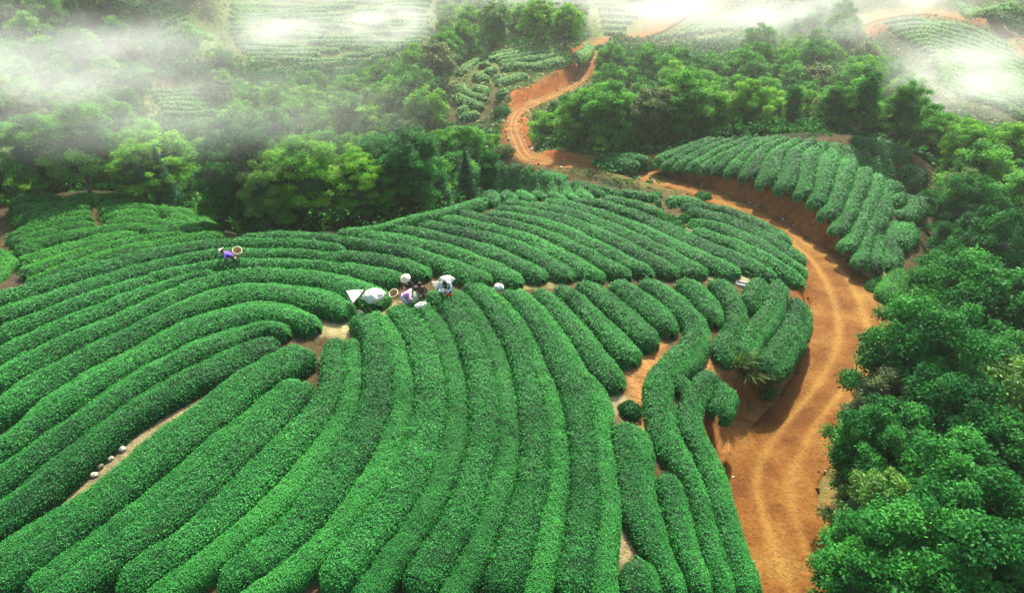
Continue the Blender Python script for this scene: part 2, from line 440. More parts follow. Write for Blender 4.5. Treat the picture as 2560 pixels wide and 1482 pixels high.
ZONES['fan'] = dict(h=.8, lab='wide tea hedge running to the lower edge, {n} from the left in the foreground fan', rows=[
 [(-60,1468),(0,1427),(54,1392),(107,1353),(143,1322),(200,1280),(250,1246),(296,1208),(339,1171),(411,1116),(500,1053),(589,988),(640,950),(690,918),(739,890),(782,868)],
 [(60,1530),(160,1455),(250,1386),(339,1316),(411,1260),(500,1190),(589,1112),(661,1040),(700,1008),(745,968),(775,948)],
 [(858,840),(850,900),(843,960),(826,1030),(785,1095),(720,1160),(662,1225),(602,1288),(530,1352),(440,1418),(350,1480),(300,1520)],
 [(900,782),(928,805),(950,850),(963,900),(967,960),(962,1020),(945,1080),(915,1140),(880,1200),(826,1270),(765,1335),(695,1400),(610,1460),(550,1505)],
 [(985,760),(1015,780),(1050,815),(1078,860),(1092,910),(1103,960),(1107,1020),(1100,1080),(1087,1133),(1062,1190),(1035,1250),(992,1320),(935,1395),(885,1448),(835,1505)],
 [(1115,718),(1148,752),(1175,788),(1195,830),(1212,875),(1226,925),(1236,980),(1241,1040),(1240,1110),(1228,1170),(1210,1230),(1182,1300),(1148,1370),(1108,1430),(1065,1510)],
 [(1168,706),(1205,736),(1245,772),(1277,812),(1302,860),(1322,915),(1340,970),(1353,1030),(1361,1100),(1360,1170),(1353,1250),(1340,1310),(1318,1380),(1300,1440),(1280,1515)],
 [(1268,722),(1305,750),(1350,800),(1390,860),(1420,920),(1448,985),(1472,1050),(1486,1130),(1490,1210),(1492,1290),(1485,1360),(1473,1430),(1460,1515)],
 [(1590,1385),(1612,1430),(1640,1510)]])
ZONES['lower right'] = dict(h=.75, gap=.06, w=.55, lab='curved tea hedge above the near road cutting, {n} from the left', rows=[
 [(1562,1045),(1580,1100),(1595,1170),(1606,1240),(1622,1310),(1645,1380),(1680,1445),(1705,1510)],
 [(1668,1168),(1685,1212),(1697,1270),(1712,1340),(1732,1405),(1765,1505)],
 [(1600,694),(1655,725),(1705,762),(1742,805),(1748,845),(1710,885),(1672,930),(1655,984),(1655,1030),(1670,1080),(1702,1135),(1735,1195),(1752,1255),(1770,1330),(1790,1400),(1820,1505)],
 [(1805,935),(1768,958),(1734,1000),(1722,1045),(1740,1090),(1764,1140),(1785,1200),(1802,1262),(1822,1330),(1846,1400),(1880,1505)],
 [(1806,945),(1814,978),(1806,1012),(1792,1034)],
 [(1695,925),(1706,950),(1702,975)]])
ZONES['middle'] = dict(h=.8, gap=.10, w=.62, lab='slanting tea hedge just below the cross path, {n} from the left', rows=[
 [(1340,720),(1396,769),(1450,830),(1493,894),(1527,938),(1562,962)],
 [(1393,707),(1450,751),(1504,816),(1550,866),(1580,890),(1592,905)],
 [(1450,698),(1507,748),(1575,805),(1621,842),(1652,858)],
 [(1535,696),(1611,748),(1660,795),(1688,828)],
 [(1695,693),(1740,722),(1775,762),(1793,806)],
 [(1772,694),(1815,718),(1842,758),(1852,800),(1835,840),(1812,875),(1800,897)],
 [(1915,702),(1888,732),(1872,768)],
 [(1952,700),(1946,732),(1922,774),(1893,818),(1866,862),(1850,892)],
 [(1980,735),(2003,772),(1996,812),(1972,848),(1943,885),(1915,925)]])
ZONES['upper'] = dict(h=.7, w=.7, lab='tea hedge between ridge and road, {n} up from the cross path', rows=[
 [(890,583),(935,586),(985,592),(1030,602),(1098,616),(1150,632),(1191,649),(1232,667),(1275,688),(1308,704)],
 [(975,570),(1030,577),(1100,591),(1150,604),(1200,617),(1241,631),(1282,647),(1320,667),(1364,696)],
 [(1045,556),(1095,567),(1150,577),(1200,587),(1241,597),(1282,608),(1315,622),(1354,643),(1390,665),(1425,692)],
 [(1105,542),(1150,554),(1200,565),(1250,572),(1300,583),(1345,602),(1390,625),(1435,650),(1475,674),(1505,695)],
 [(1160,526),(1190,541),(1230,550),(1290,561),(1350,579),(1410,604),(1460,630),(1510,655),(1550,675),(1578,690)],
 [(1200,531),(1260,538),(1330,550),(1400,571),(1460,597),(1520,626),(1580,655),(1633,687)],
 [(1230,518),(1300,525),(1370,538),(1440,558),(1510,588),(1570,617),(1630,648),(1688,686)],
 [(1250,506),(1320,512),(1400,525),(1470,543),(1540,570),(1610,601),(1670,632),(1720,658),(1768,684)],
 [(1350,502),(1430,513),(1510,536),(1580,563),(1650,594),(1720,627),(1790,658),(1852,686)],
 [(1440,498),(1500,506),(1560,523),(1630,551),(1700,584),(1770,615),(1840,643),(1900,671),(1950,697)],
 [(1500,492),(1560,503),(1620,518),(1662,532)],
 [(1730,572),(1790,590),(1850,612),(1920,646),(1975,680),(2012,712)],
 [(1745,550),(1800,566),(1860,590),(1930,626),(1985,662),(2015,688)],
 [(1715,520),(1770,533),(1830,548),(1890,576),(1940,603),(1980,632),(2005,656)],
 [(1700,508),(1760,516),(1820,530),(1880,552),(1930,580),(1962,606)]])
ZONES['road corner'] = dict(h=.7, w=.75, lab='short bushy tea row below the road bend, {n} from the left', rows=[
 [(1262,402),(1257,440),(1246,478),(1230,506)],[(1293,412),(1290,445),(1283,476),(1272,497)],[(1322,416),(1322,446),(1316,476),(1308,494)],
 [(1350,428),(1354,456),(1350,488)],[(1380,440),(1386,465),(1388,494)],[(1412,452),(1420,474),(1427,492)],[(1444,464),(1452,480),(1460,490)],
 [(1480,474),(1498,482)],[(1530,476),(1552,482)],[(1590,484),(1612,490)],[(1640,500),(1652,502)],[(1676,501),(1690,503)]])
ZONES['road shoulder'] = dict(h=.6, w=.7, lab='low tea hedge along the lower edge of the upper road, {n} from the left', rows=[
 [(1330,428),(1370,442),(1410,454)],[(1425,456),(1480,468),(1530,476)],[(1545,478),(1600,486),(1650,494)],[(1660,496),(1710,500),(1760,506)]])
ZONES['left hill'] = dict(h=.7, bright=1, w=.9, lab='bright green tea hedge on the far-left knoll, {n} up from the long ridge row', rows=[
 [(64,712),(150,672),(230,648),(330,620),(420,601),(500,589),(560,586)],
 [(55,690),(110,663),(190,638),(260,617),(340,600),(420,590),(480,585)],
 [(48,662),(90,640),(150,622),(220,603),(290,590),(350,582)],
 [(42,632),(90,608),(150,592),(210,580),(270,572),(340,567),(400,571),(450,578)],
 [(28,612),(70,594),(130,576),(190,564),(242,556)],
 [(18,600),(60,580),(110,563),(170,550),(236,541)],
 [(35,584),(80,564),(130,548),(175,537),(232,527)],
 [(60,566),(100,549),(150,533),(228,515)],
 [(92,546),(140,526),(185,512),(228,503)],
 [(250,561),(310,552),(370,548),(400,555),(440,564),(490,578)],
 [(243,547),(300,536),(350,531),(392,536)],
 [(238,533),(300,521),(350,515),(400,522)],
 [(237,518),(290,506),(340,501),(392,508)],
 [(150,508),(190,495),(225,490),(260,494),(310,492),(350,497)],
 [(400,517),(430,530),(460,546),(500,567)],
 [(415,545),(450,558),(485,573)],
 [(425,518),(455,528),(490,547),(520,568)],
 [(35,498),(70,494),(105,498),(150,500)],[(50,513),(90,514),(130,512),(165,506)],[(25,548),(60,540),(110,530)],
 [(-80,720),(-30,690),(0,650),(10,625)]])
ZONES['right hill'] = dict(h=.7, gap=.06, lab='tea hedge curving down the rounded right hill, {n} from its left end', rows=[
 [(1632,405),(1680,384),(1740,360),(1790,346)],
 [(1652,418),(1688,395),(1748,365),(1812,345)],
 [(1680,420),(1722,395),(1786,364),(1846,344)],
 [(1714,422),(1756,395),(1820,366),(1880,344)],
 [(1747,426),(1782,400),(1842,372),(1902,346)],
 [(1787,428),(1820,396),(1860,370),(1925,344)],
 [(1830,434),(1846,400),(1886,366),(1950,342)],
 [(1874,444),(1881,405),(1910,371),(1972,344)],
 [(1920,460),(1926,412),(1947,376),(2000,347)],
 [(1968,476),(1979,422),(1990,378),(2033,349)],
 [(2012,492),(2017,432),(2024,382),(2060,354)],
 [(2042,515),(2057,450),(2072,392),(2092,357)],
 [(2070,544),(2102,475),(2120,410),(2130,362)],
 [(2100,582),(2136,500),(2160,430),(2164,372)],
 [(2122,624),(2162,535),(2194,452),(2192,388)],
 [(2158,662),(2164,600),(2197,515),(2225,460),(2222,402),(2190,366)],
 [(2130,346),(2180,355),(2230,372),(2285,400)],
 [(2190,672),(2190,620),(2196,582)],
 [(2222,668),(2224,622),(2212,588)],
 [(2232,600),(2250,578),(2278,560)],
 [(2250,540),(2285,510),(2322,474)],
 [(2236,503),(2256,484)],[(2262,466),(2312,422)],[(2248,436),(2290,412)]])
ZONES['single'] = dict(h=.8, bright=1, w=.8, lab='lone bright green tea hedge standing right of the road', rows=[[(2246,668),(2238,710),(2222,752)]])
ZONES['behind bend'] = dict(h=.7, w=.8, lab='tea row beside the upper edge of the road, {n} towards the back', rows=[
 [(1500,400),(1550,402),(1600,410)],[(1510,391),(1565,390),(1622,397)]])
ZONES['knob'] = dict(h=.8, far=1, w=.95, lab='tea hedge on the round knoll above the far road bend, {n} from its top', rows=[
 [(1151,184),(1169,163),(1210,141),(1268,129),(1326,121),(1383,121),(1424,129)],
 [(1214,150),(1268,136),(1334,127),(1400,126)],
 [(1235,150),(1284,142),(1350,132),(1405,131)],
 [(1243,158),(1301,149),(1367,140),(1424,134)],
 [(1252,171),(1276,161),(1309,163),(1342,164),(1375,155),(1408,144),(1426,138)],
 [(1196,160),(1224,160)],[(1204,177),(1222,180),(1240,168)],[(1184,183),(1206,190),(1224,197)],
 [(1232,193),(1252,188)],[(1238,209),(1268,199),(1317,185)],[(1240,232),(1270,228)],
 [(1178,216),(1199,220),(1222,232)],[(1146,208),(1153,225),(1178,236),(1219,246)],
 [(1140,231),(1161,248),(1186,256),(1212,266)],[(1143,271),(1174,273)],[(1146,291),(1169,286),(1199,283)],
 [(1434,146),(1457,133),(1476,112)]])
ZONES['mound'] = dict(h=.9, far=1, w=.75, lab='terrace hedge on the steep mound at upper left, {n} from its top', rows=[
 [(330,15),(375,6)],[(357,29),(393,18),(430,4)],[(379,43),(418,29),(443,16)],[(386,58),(429,51),(464,36)],
 [(429,65),(457,47),(470,36)],[(396,77),(434,75)],[(404,88),(439,86),(464,62),(478,46)],[(411,104),(457,93),(489,64)],
 [(439,114),(482,96),(507,68)],[(482,110),(525,82)]])
far1 = []
for k in range(15):
    v0 = 8 + k * 10.4
    x0, x1 = 575 + 6 * math.sin(k * 1.7) + max(0, k - 8) * 8, 1085 - max(0, k - 8) * 22 - 8 * (k % 3)
    xs = np.linspace(x0, x1, 9)
    line = [(float(x), v0 + 5 * math.sin(x / 90 + k * .4) + 3 * math.sin(x / 37 + k * 1.3) - (x - 800) * .012) for x in xs]
    cut = [3, 5, 4, 6, 2][k % 5]
    far1 += [line[:cut + 1], line[cut + 1:] if len(line[cut + 1:]) > 1 else line[-2:]]
ZONES['far terraces'] = dict(h=.8, far=1, w=.65, lab='thin terrace hedge in mist at top centre-left, {n} from the top', rows=far1)
ZONES['clearing'] = dict(h=.8, far=1, w=.65, lab='pale terrace hedge in the misty left clearing, {n} from the top', rows=[
 [(x, 226 + k * 11 + 3 * math.sin(x / 30 + k)) for x in range(370 + 6 * k, 560, 30)] for k in range(6)])
ZONES['far field'] = dict(h=.75, far=1, w=.8, lab='hazy tea hedge in the far field beside the rising road, {n} from the left', rows=
 [[(1640 + 26 * k, 98 - 4 * k), (1690 + 26 * k, 72 - 3.4 * k), (1735 + 24 * k, 50 - 3 * k)] for k in range(8)] +
 [[(1490 + 4 * k, 20 + 15 * k), (1550, 22 + 15 * k), (1618 - 16 * k, 26 + 13 * k)] for k in range(5)])
ZONES['far right'] = dict(h=.8, far=1, w=.8, lab='terrace hedge in the misty bowl at upper right, {n} from the top', rows=
 [[(2200 + 14 * k, 58 + 9 * k + 3 * (k % 2)), (2290 + 6 * k, 48 + 10 * k), (2380, 62 + 11 * k), (2470, 92 + 11 * k), (2580, 130 + 12 * k)] for k in range(15)] +
 [[(2400 + 20 * k, 8 + 6 * k), (2480 + 20 * k, 22 + 8 * k), (2580, 46 + 5 * k)] for k in range(4)])

for Z in ZONES.values(): Z['h'] = Z.get('h', .8) * (.95 if Z.get('far') else .84)
rows_w = []
for zn, Z in ZONES.items():
    hh = Z.get('h', .8) * .8
    for i, r in enumerate(Z['rows']):
        P = np.array([hit(u, v, hh, 0, True) for u, v in r])
        W_ = smooth_line(P[:, :2], .4 if not Z.get('far') else .8)
        if len(W_) > 5:
            k_ = np.array([1, 2, 3, 2, 1]) / 9
            pad = np.vstack([W_[:1]] * 2 + [W_] + [W_[-1:]] * 2)
            W_ = np.stack([np.convolve(pad[:, c], k_, 'valid') for c in (0, 1)], 1)
        rows_w.append((zn, i, W_))
allp = np.vstack([r[2] for r in rows_w]); allid = np.concatenate([np.full(len(r[2]), k) for k, r in enumerate(rows_w)])

GAPS = np.vstack([smooth_line(np.array([hit(u, v, 0, 0, True)[:2] for u, v in g_]), .3) for g_ in
  ([(178,1232),(214,1200),(250,1168),(307,1122),(357,1079),(400,1054),(446,1026),(489,997)], [(812,812),(846,808),(866,818)])])
def half_widths(k, P, default, wmax=1.2, gap=.03):
    T = np.gradient(P, axis=0); T /= np.linalg.norm(T, axis=1)[:, None] + 1e-9
    Nn = np.c_[-T[:, 1], T[:, 0]]
    q = allp[allid != k]
    lo, hi = P.min(0) - 4, P.max(0) + 4
    q = q[((q > lo) & (q < hi)).all(1)]
    out = np.full((len(P), 2), default)
    if len(q):
        d = q[None] - P[:, None]
        lat = (d * Nn[:, None]).sum(2); al = (d * T[:, None]).sum(2)
        ok = np.abs(al) < .6
        for s, sg in ((0, 1), (1, -1)):
            L_ = np.where(ok & (lat * sg > .25) & (np.abs(lat) < wmax * 2), np.abs(lat), 9).min(1)
            out[:, s] = np.where(L_ < 9, np.clip(L_ * .5 - gap, .36, wmax), default)
    d = GAPS[None] - P[:, None]
    lat = (d * Nn[:, None]).sum(2); al = (d * T[:, None]).sum(2)
    for s, sg in ((0, 1), (1, -1)):
        L_ = np.where((np.abs(al) < .5) & (lat * sg > .1), np.abs(lat), 9).min(1)
        out[:, s] = np.minimum(out[:, s], np.maximum(L_ - np.where(Nn[:, 1] * sg > 0, .98, .02), .3))
    n = min(5, len(P) | 1)
    if len(P) > n:
        ker = np.ones(n) / n
        for s in (0, 1):
            out[:, s] = np.convolve(np.r_[[out[0, s]] * (n // 2), out[:, s], [out[-1, s]] * (n // 2)], ker, 'valid')
    return out, T, Nn

def leaves_from(pts, nrm, size, rnd, aspect=.5, flat=.55):
    """kite-shaped leaves: returns verts (4n,3) and faces (n,4)"""
    n = len(pts)
    a = rnd.normal(size=(n, 3)); a /= np.linalg.norm(a, axis=1)[:, None]
    nn = nrm * flat + a * (1 - flat) + 1e-6; nn /= np.linalg.norm(nn, axis=1)[:, None]
    b = rnd.normal(size=(n, 3))
    t = np.cross(nn, b); t /= np.linalg.norm(t, axis=1)[:, None] + 1e-9
    s = np.cross(nn, t)
    L_ = (size * (.7 + .6 * rnd.random(n)))[:, None]
    w = L_ * aspect * .5
    V = np.stack([pts - t * L_ * .5, pts + s * w + nn * w * .25, pts + t * L_ * .5, pts - s * w + nn * w * .25], 1).reshape(-1, 3)
    F = np.arange(4 * n).reshape(n, 4)
    return V, F

total_leaves = 0
FIXED = {}
def fan_sign(i): return (.35, 1) if i < 2 else (1, -.5)
def build_hedge(k, zn, i, P, Z):
    global total_leaves
    default = Z.get('w', .85)
    fx = FIXED.get((k, i))
    if fx is not None:
        HW, T, Nn = fx['HW'], fx['T'], fx['N']
    else:
        HW, T, Nn = half_widths(k, P, default, 1.2, Z.get('gap', .035))
    far = Z.get('far')
    n = len(P)
    s = np.r_[0, np.cumsum(np.linalg.norm(np.diff(P, axis=0), axis=1))]
    Ltot = s[-1]
    endd = np.minimum(s, Ltot - s)
    tp = np.sqrt(np.clip(1 - (1 - np.clip(endd / .55, 0, 1)) ** 2, .03, 1))
    hgt = (Z['h'] if fx is None else fx['h']) * (1 + .14 * fbm(P[:, 0] * .5, P[:, 1] * .5, seed=k)) * (.45 + .55 * tp)
    HWt = HW * tp[:, None] * (1 + .10 * fbm(P[:, 0] * 1.1, P[:, 1] * 1.1, seed=7)[:, None])
    wob = .10 * fbm(P[:, 0] * .7, P[:, 1] * .7, seed=3) if not far else 0
    C2 = P + Nn * np.asarray(wob)[..., None]
    m = 17
    ph = np.linspace(0, math.pi, m)
    cx = np.sign(np.cos(ph)) * np.abs(np.cos(ph)) ** .62
    cz = np.sin(ph) ** .36
    lat = np.where(cx[None] > 0, HWt[:, :1], HWt[:, 1:]) * cx[None]
    X = C2[:, None, 0] + Nn[:, None, 0] * lat
    Y = C2[:, None, 1] + Nn[:, None, 1] * lat
    g = natural(X, Y)
    gc = natural(C2[:, 0], C2[:, 1])
    base = np.clip(g, gc[:, None] - .7, gc[:, None] + .7)
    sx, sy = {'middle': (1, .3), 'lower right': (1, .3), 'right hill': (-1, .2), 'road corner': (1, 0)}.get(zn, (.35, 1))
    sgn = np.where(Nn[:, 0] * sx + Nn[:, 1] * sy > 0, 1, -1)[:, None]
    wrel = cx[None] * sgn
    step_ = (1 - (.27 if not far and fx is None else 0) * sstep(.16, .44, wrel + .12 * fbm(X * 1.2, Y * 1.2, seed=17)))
    topz = .5 * base + .5 * gc[:, None]
    Zz = base * (1 - cz[None]) + topz * cz[None] + hgt[:, None] * cz[None] * step_ - .12 * (1 - cz[None])
    bump = .11 * fbm(X * 1.7, Y * 1.7, Zz * 1.7, seed=21) if not far else .05 * fbm(X, Y, Zz, seed=21)
    Zz = Zz + bump
    V = np.stack([X, Y, Zz], 2)
    origin = np.array([C2[n // 2, 0], C2[n // 2, 1], gc[n // 2]])
    idx = np.arange(n * m).reshape(n, m)
    F = np.stack([idx[:-1, :-1], idx[1:, :-1], idx[1:, 1:], idx[:-1, 1:]], 2).reshape(-1, 4)
    # leaves over the surface
    dep = project(V.reshape(-1, 3))[2].reshape(n, m)
    q = V[:-1, :-1]; e1 = V[1:, :-1] - q; e2 = V[:-1, 1:] - q
    nr = np.cross(e1, e2); ar = np.linalg.norm(nr, axis=2)
    nr = nr / (ar[..., None] + 1e-9)
    up = np.sign((nr * np.array([0, 0, 1])).sum(2).mean() + 1e-9)
    nr *= up
    dq = dep[:-1, :-1]
    ls = np.clip(.0025 * dq + .012, .055, .36) if not far else np.clip(.0032 * dq, .2, .6)
    u_, v_, _ = project(q)
    fine = sstep(.1, .5, wrel[:, :-1] + np.zeros((n, 1)))[:-1]  # one side lighter: new growth, partly light painted into the tint
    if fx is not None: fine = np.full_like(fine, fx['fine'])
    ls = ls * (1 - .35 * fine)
    vis = (u_ > -260) & (u_ < 2820) & (v_ < 1760) & (dq > 3)
    cov = 1.3 if not far else 1.1
    dens = cov / (.25 * ls ** 2) * np.where(vis, 1, .12)
    cnt = R.poisson(np.clip(ar * dens, 0, 4000))
    rep = np.repeat(np.arange(cnt.size), cnt.ravel())
    nl = len(rep)
    total_leaves += nl
    a, b = R.random(nl)[:, None], R.random(nl)[:, None]
    qf, e1f, e2f, nf = q.reshape(-1, 3)[rep], e1.reshape(-1, 3)[rep], e2.reshape(-1, 3)[rep], nr.reshape(-1, 3)[rep]
    lsr = ls.ravel()[rep]
    pts = qf + e1f * a + e2f * b
    off = R.normal(.25, .45, nl) * lsr * (1.0 if not far else .5) + (.05 * (.75 + fbm(pts[:, 0] * 4.5, pts[:, 1] * 4.5, pts[:, 2] * 4.5, seed=33)) if not far else 0)
    pts = pts + nf * off[:, None]
    side = 1 - np.abs(nf[:, 2])
    nrm = nf * .7 + np.array([0, 0, .5])
    LV, LF = leaves_from(pts, nrm, lsr, R, aspect=.55, flat=.58)
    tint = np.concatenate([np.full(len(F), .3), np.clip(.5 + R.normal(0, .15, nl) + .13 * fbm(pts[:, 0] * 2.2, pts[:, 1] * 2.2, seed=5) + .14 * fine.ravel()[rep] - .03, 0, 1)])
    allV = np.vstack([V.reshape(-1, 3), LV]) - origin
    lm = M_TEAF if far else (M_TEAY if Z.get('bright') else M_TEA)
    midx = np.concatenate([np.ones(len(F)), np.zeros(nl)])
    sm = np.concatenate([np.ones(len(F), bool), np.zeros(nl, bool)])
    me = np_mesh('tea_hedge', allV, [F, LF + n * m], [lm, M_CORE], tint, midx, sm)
    o = link('tea_hedge', me)
    o.location = origin
    tag(o, Z['lab'].format(n=nth(i if fx is None else fx['num'])), 'tea hedge', 'tea hedges planted in rows, ' + zn)
    return o

for k, (zn, i, P) in enumerate(rows_w):
    if zn != 'fan' or i == 8:
        if zn == 'fan': FIXED[(k, i)] = None
        build_hedge(k, zn, i, P, ZONES[zn])
        continue
    # the broad foreground ridges are pairs: a tall coarse hedge and a lower, younger one beside it
    HW, T, Nn = half_widths(k, P, .95, 1.85, .03)
    sx, sy = fan_sign(i)
    sg = np.where(Nn[:, 0] * sx + Nn[:, 1] * sy > 0, 1, -1)
    sg = np.full(len(P), 1 if (sg > 0).mean() > .5 else -1)
    a = np.where(sg > 0, HW[:, 0], HW[:, 1]); b = np.where(sg > 0, HW[:, 1], HW[:, 0])
    c = a - .42 * (a + b)
    for q, (ce, hw, hh, fi) in enumerate([((c - b) / 2, (c + b) / 2 - .02, .74, 0), ((a + c) / 2, (a - c) / 2 - .02, .58, 1)]):
        Pq = P + Nn * (sg * ce)[:, None]
        FIXED[(k, i)] = dict(HW=np.stack([hw, hw], 1), T=T, N=Nn, h=hh, fine=fi * .8, num=2 * i + (q if sg[0] * Nn[0, 0] > 0 else 1 - q))
        build_hedge(k, zn, i, Pq, ZONES[zn])
print('hedges', len(rows_w), 'leaves', total_leaves)

# ------------------------------------------------------------------ ground mesh
def axis(lo, hi, d, lo2, hi2, g):
    a = list(np.arange(lo, hi + d / 2, d)); s = d
    while a[-1] < hi2: s = min(s * g, 12); a.append(a[-1] + s)
    s = d
    while a[0] > lo2: s = min(s * g, 12); a.insert(0, a[0] - s)
    return np.array(a)
xs = axis(-30, 34, .28, -420, 420, 1.03)
ys = axis(8, 66, .28, -140, 520, 1.022)
gx, gy = np.meshgrid(xs, ys)
gz, nat, rd, rz, BB = height(gx, gy, True)
bankh = nat - rz
bank = sstep(-.1, .15, rd) * (1 - sstep(.9, 1.35, rd / BB)) * sstep(.35, .9, np.abs(bankh))
rough = fbm(gx * 1.1, gy * 1.1, gz * 1.4, seed=40) * .30 + fbm(gx * 3.2, gy * 3.2, gz * 2, seed=44) * .16
gz = gz + rough * bank + .05 * fbm(gx * .8, gy * .8, seed=2) * sstep(.2, 1.5, rd)
pu, pv, pd = project(np.stack([gx, gy, gz], 2))
hd = np.full(gx.shape, 99.0)
hedge_pts = allp
near = (np.abs(gx) < 75) & (gy < 200) & (gy > 0)
gxn, gyn = gx[near], gy[near]
hdn = np.empty(len(gxn))
cell = {}
for px_, py_ in hedge_pts:
    cell.setdefault((int(px_ // 3), int(py_ // 3)), []).append((px_, py_))
cell = {k_: np.array(v_) for k_, v_ in cell.items()}
ci = np.floor(gxn / 3).astype(int); cj = np.floor(gyn / 3).astype(int)
order = np.lexsort((cj, ci)); keys = np.stack([ci[order], cj[order]], 1)
brk = np.r_[0, np.nonzero((np.diff(keys, axis=0) != 0).any(1))[0] + 1, len(order)]
for a0, a1 in zip(brk[:-1], brk[1:]):
    ii = order[a0:a1]
    c0, c1 = keys[a0]
    cand = [cell[(c0 + a, c1 + b)] for a in (-1, 0, 1) for b in (-1, 0, 1) if (c0 + a, c1 + b) in cell]
    if cand:
        cc = np.vstack(cand)
        hdn[ii] = np.sqrt(((np.c_[gxn[ii], gyn[ii]][:, None] - cc[None]) ** 2).sum(2)).min(1)
    else:
        hdn[ii] = 9
hd[near] = hdn
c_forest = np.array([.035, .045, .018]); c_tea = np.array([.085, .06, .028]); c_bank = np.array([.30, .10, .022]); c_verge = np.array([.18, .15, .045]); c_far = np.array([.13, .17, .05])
soil = np.broadcast_to(c_forest, gx.shape + (3,)).copy()
ft = 1 - sstep(1.3, 2.4, hd)
soil = soil * (1 - ft[..., None]) + c_tea * ft[..., None]
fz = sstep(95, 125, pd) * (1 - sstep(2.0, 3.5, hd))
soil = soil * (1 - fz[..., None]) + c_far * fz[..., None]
vg = (1 - sstep(.6, 2.2, rd)) * (1 - .6 * ft)
nz_ = .5 + .5 * fbm(gx * .7, gy * .7, seed=61)
cv = c_verge * (.5 + .7 * nz_[..., None])
soil = soil * (1 - vg[..., None]) + cv * vg[..., None]
bl = np.clip(bank * 1.3, 0, 1) * (1 - sstep(.3, .8, fbm(gx * .9, gy * .9, gz, seed=66)) * .6)
strat = .75 + .5 * (.5 + .5 * fbm(gx * .5, gy * .5, gz * 4, seed=70))
soil = soil * (1 - bl[..., None]) + c_bank * strat[..., None] * bl[..., None]
# bare paths and worn spots seen between the hedges
PATHS = [([(812,818),(846,812),(872,824)],.55,(.50,.44,.20)),([(170,1240),(214,1200),(250,1168),(307,1122),(357,1079),(400,1054),(446,1026),(489,997)],.42,(.36,.30,.15)),
 ([(1640,870),(1612,900),(1600,950),(1606,1010),(1622,1060),(1636,1100)],.35,(.48,.24,.08)),([(1500,975),(1530,1005)],.5,(.40,.34,.17)),
 ([(1552,1080),(1553,1150),(1556,1230)],.25,(.22,.15,.08)),([(1565,1345),(1562,1385)],.3,(.38,.30,.16)),
 ([(1770,898),(1745,925)],.45,(.46,.24,.09)),([(1790,690),(1840,694),(1870,700)],.5,(.44,.40,.2)),([(1330,712),(1300,712),(1380,708)],.3,(.30,.26,.1)),
 ([(880,780),(900,786),(985,772)],.4,(.42,.34,.16)),([(2170,700),(2195,690),(2205,740)],.6,(.44,.38,.16)),([(2260,760),(2268,720)],.4,(.34,.3,.17)),
 ([(1665,545),(1710,575),(1740,570)],.5,(.24,.2,.09)),([(1800,1060),(1830,1020),(1880,975),(1940,900)],.8,(.52,.24,.07)),
 ([(2180,540),(2220,560)],.7,(.10,.07,.05)),([(330,214),(420,210)],1.2,(.5,.3,.12)),([(15,640),(50,690),(60,720)],.5,(.10,.07,.05))]
for pl, w_, c_ in PATHS:
    Wp = smooth_line(np.array([hit(u, v, 0)[:2] for u, v in pl]), .3)
    bx = (gx > Wp[:, 0].min() - 3) & (gx < Wp[:, 0].max() + 3) & (gy > Wp[:, 1].min() - 3) & (gy < Wp[:, 1].max() + 3)
    d_ = np.sqrt(((np.c_[gx[bx], gy[bx]][:, None] - Wp[None]) ** 2).sum(2)).min(1) + .15 * fbm(gx[bx] * 2, gy[bx] * 2, seed=9)
    t_ = (1 - sstep(w_, w_ + .5, d_))[:, None]
    soil[bx] = soil[bx] * (1 - t_) + np.array(c_) * .7 * t_
ny_, nx_ = gx.shape
gi = np.arange(ny_ * nx_).reshape(ny_, nx_)
GF = np.stack([gi[:-1, :-1], gi[:-1, 1:], gi[1:, 1:], gi[1:, :-1]], 2).reshape(-1, 4)
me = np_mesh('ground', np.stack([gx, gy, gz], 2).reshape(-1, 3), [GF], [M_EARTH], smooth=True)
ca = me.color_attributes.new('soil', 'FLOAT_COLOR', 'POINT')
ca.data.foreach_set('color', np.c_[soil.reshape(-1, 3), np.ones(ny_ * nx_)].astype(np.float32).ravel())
tag(link('ground', me), kind='structure')

# ------------------------------------------------------------------ dirt roads
for name, (c, l, r) in zip(('road', 'road'), ROADS):
    m = 29
    t = np.linspace(-.04, 1.04, m)
    V = l[:, None] * (1 - t)[None, :, None] + r[:, None] * t[None, :, None]
    ed = np.minimum(t, 1 - t)
    wig = fbm(V[..., 0] * .9, V[..., 1] * .9, seed=50) * .3 * (1 - sstep(0, .25, ed))[None]
    dirv = (r - l); dirv /= np.linalg.norm(dirv, axis=1)[:, None]
    V = V + dirv[:, None] * wig[..., None]
    across = np.exp(-((t - .33) / .055) ** 2) + np.exp(-((t - .68) / .055) ** 2)
    wand = .62 + .4 * fbm(V[..., 0] * .25, V[..., 1] * .25, seed=55)
    V[..., 2] += .10 + .035 * fbm(V[..., 0] * 1.5, V[..., 1] * 1.5, seed=51) - .05 * across[None] * wand
    V[:, 0, 2] -= .22; V[:, -1, 2] -= .22
    n = len(V)
    idx = np.arange(n * m).reshape(n, m)
    F = np.stack([idx[:-1, :-1], idx[:-1, 1:], idx[1:, 1:], idx[1:, :-1]], 2).reshape(-1, 4)
    me = np_mesh('road', V.reshape(-1, 3), [F], [M_ROAD], smooth=True)
    at = me.attributes.new('across', 'FLOAT', 'POINT')
    at.data.foreach_set('value', np.clip(across[None] * wand, 0, 1).astype(np.float32).ravel())
    tag(link(name, me), kind='structure')
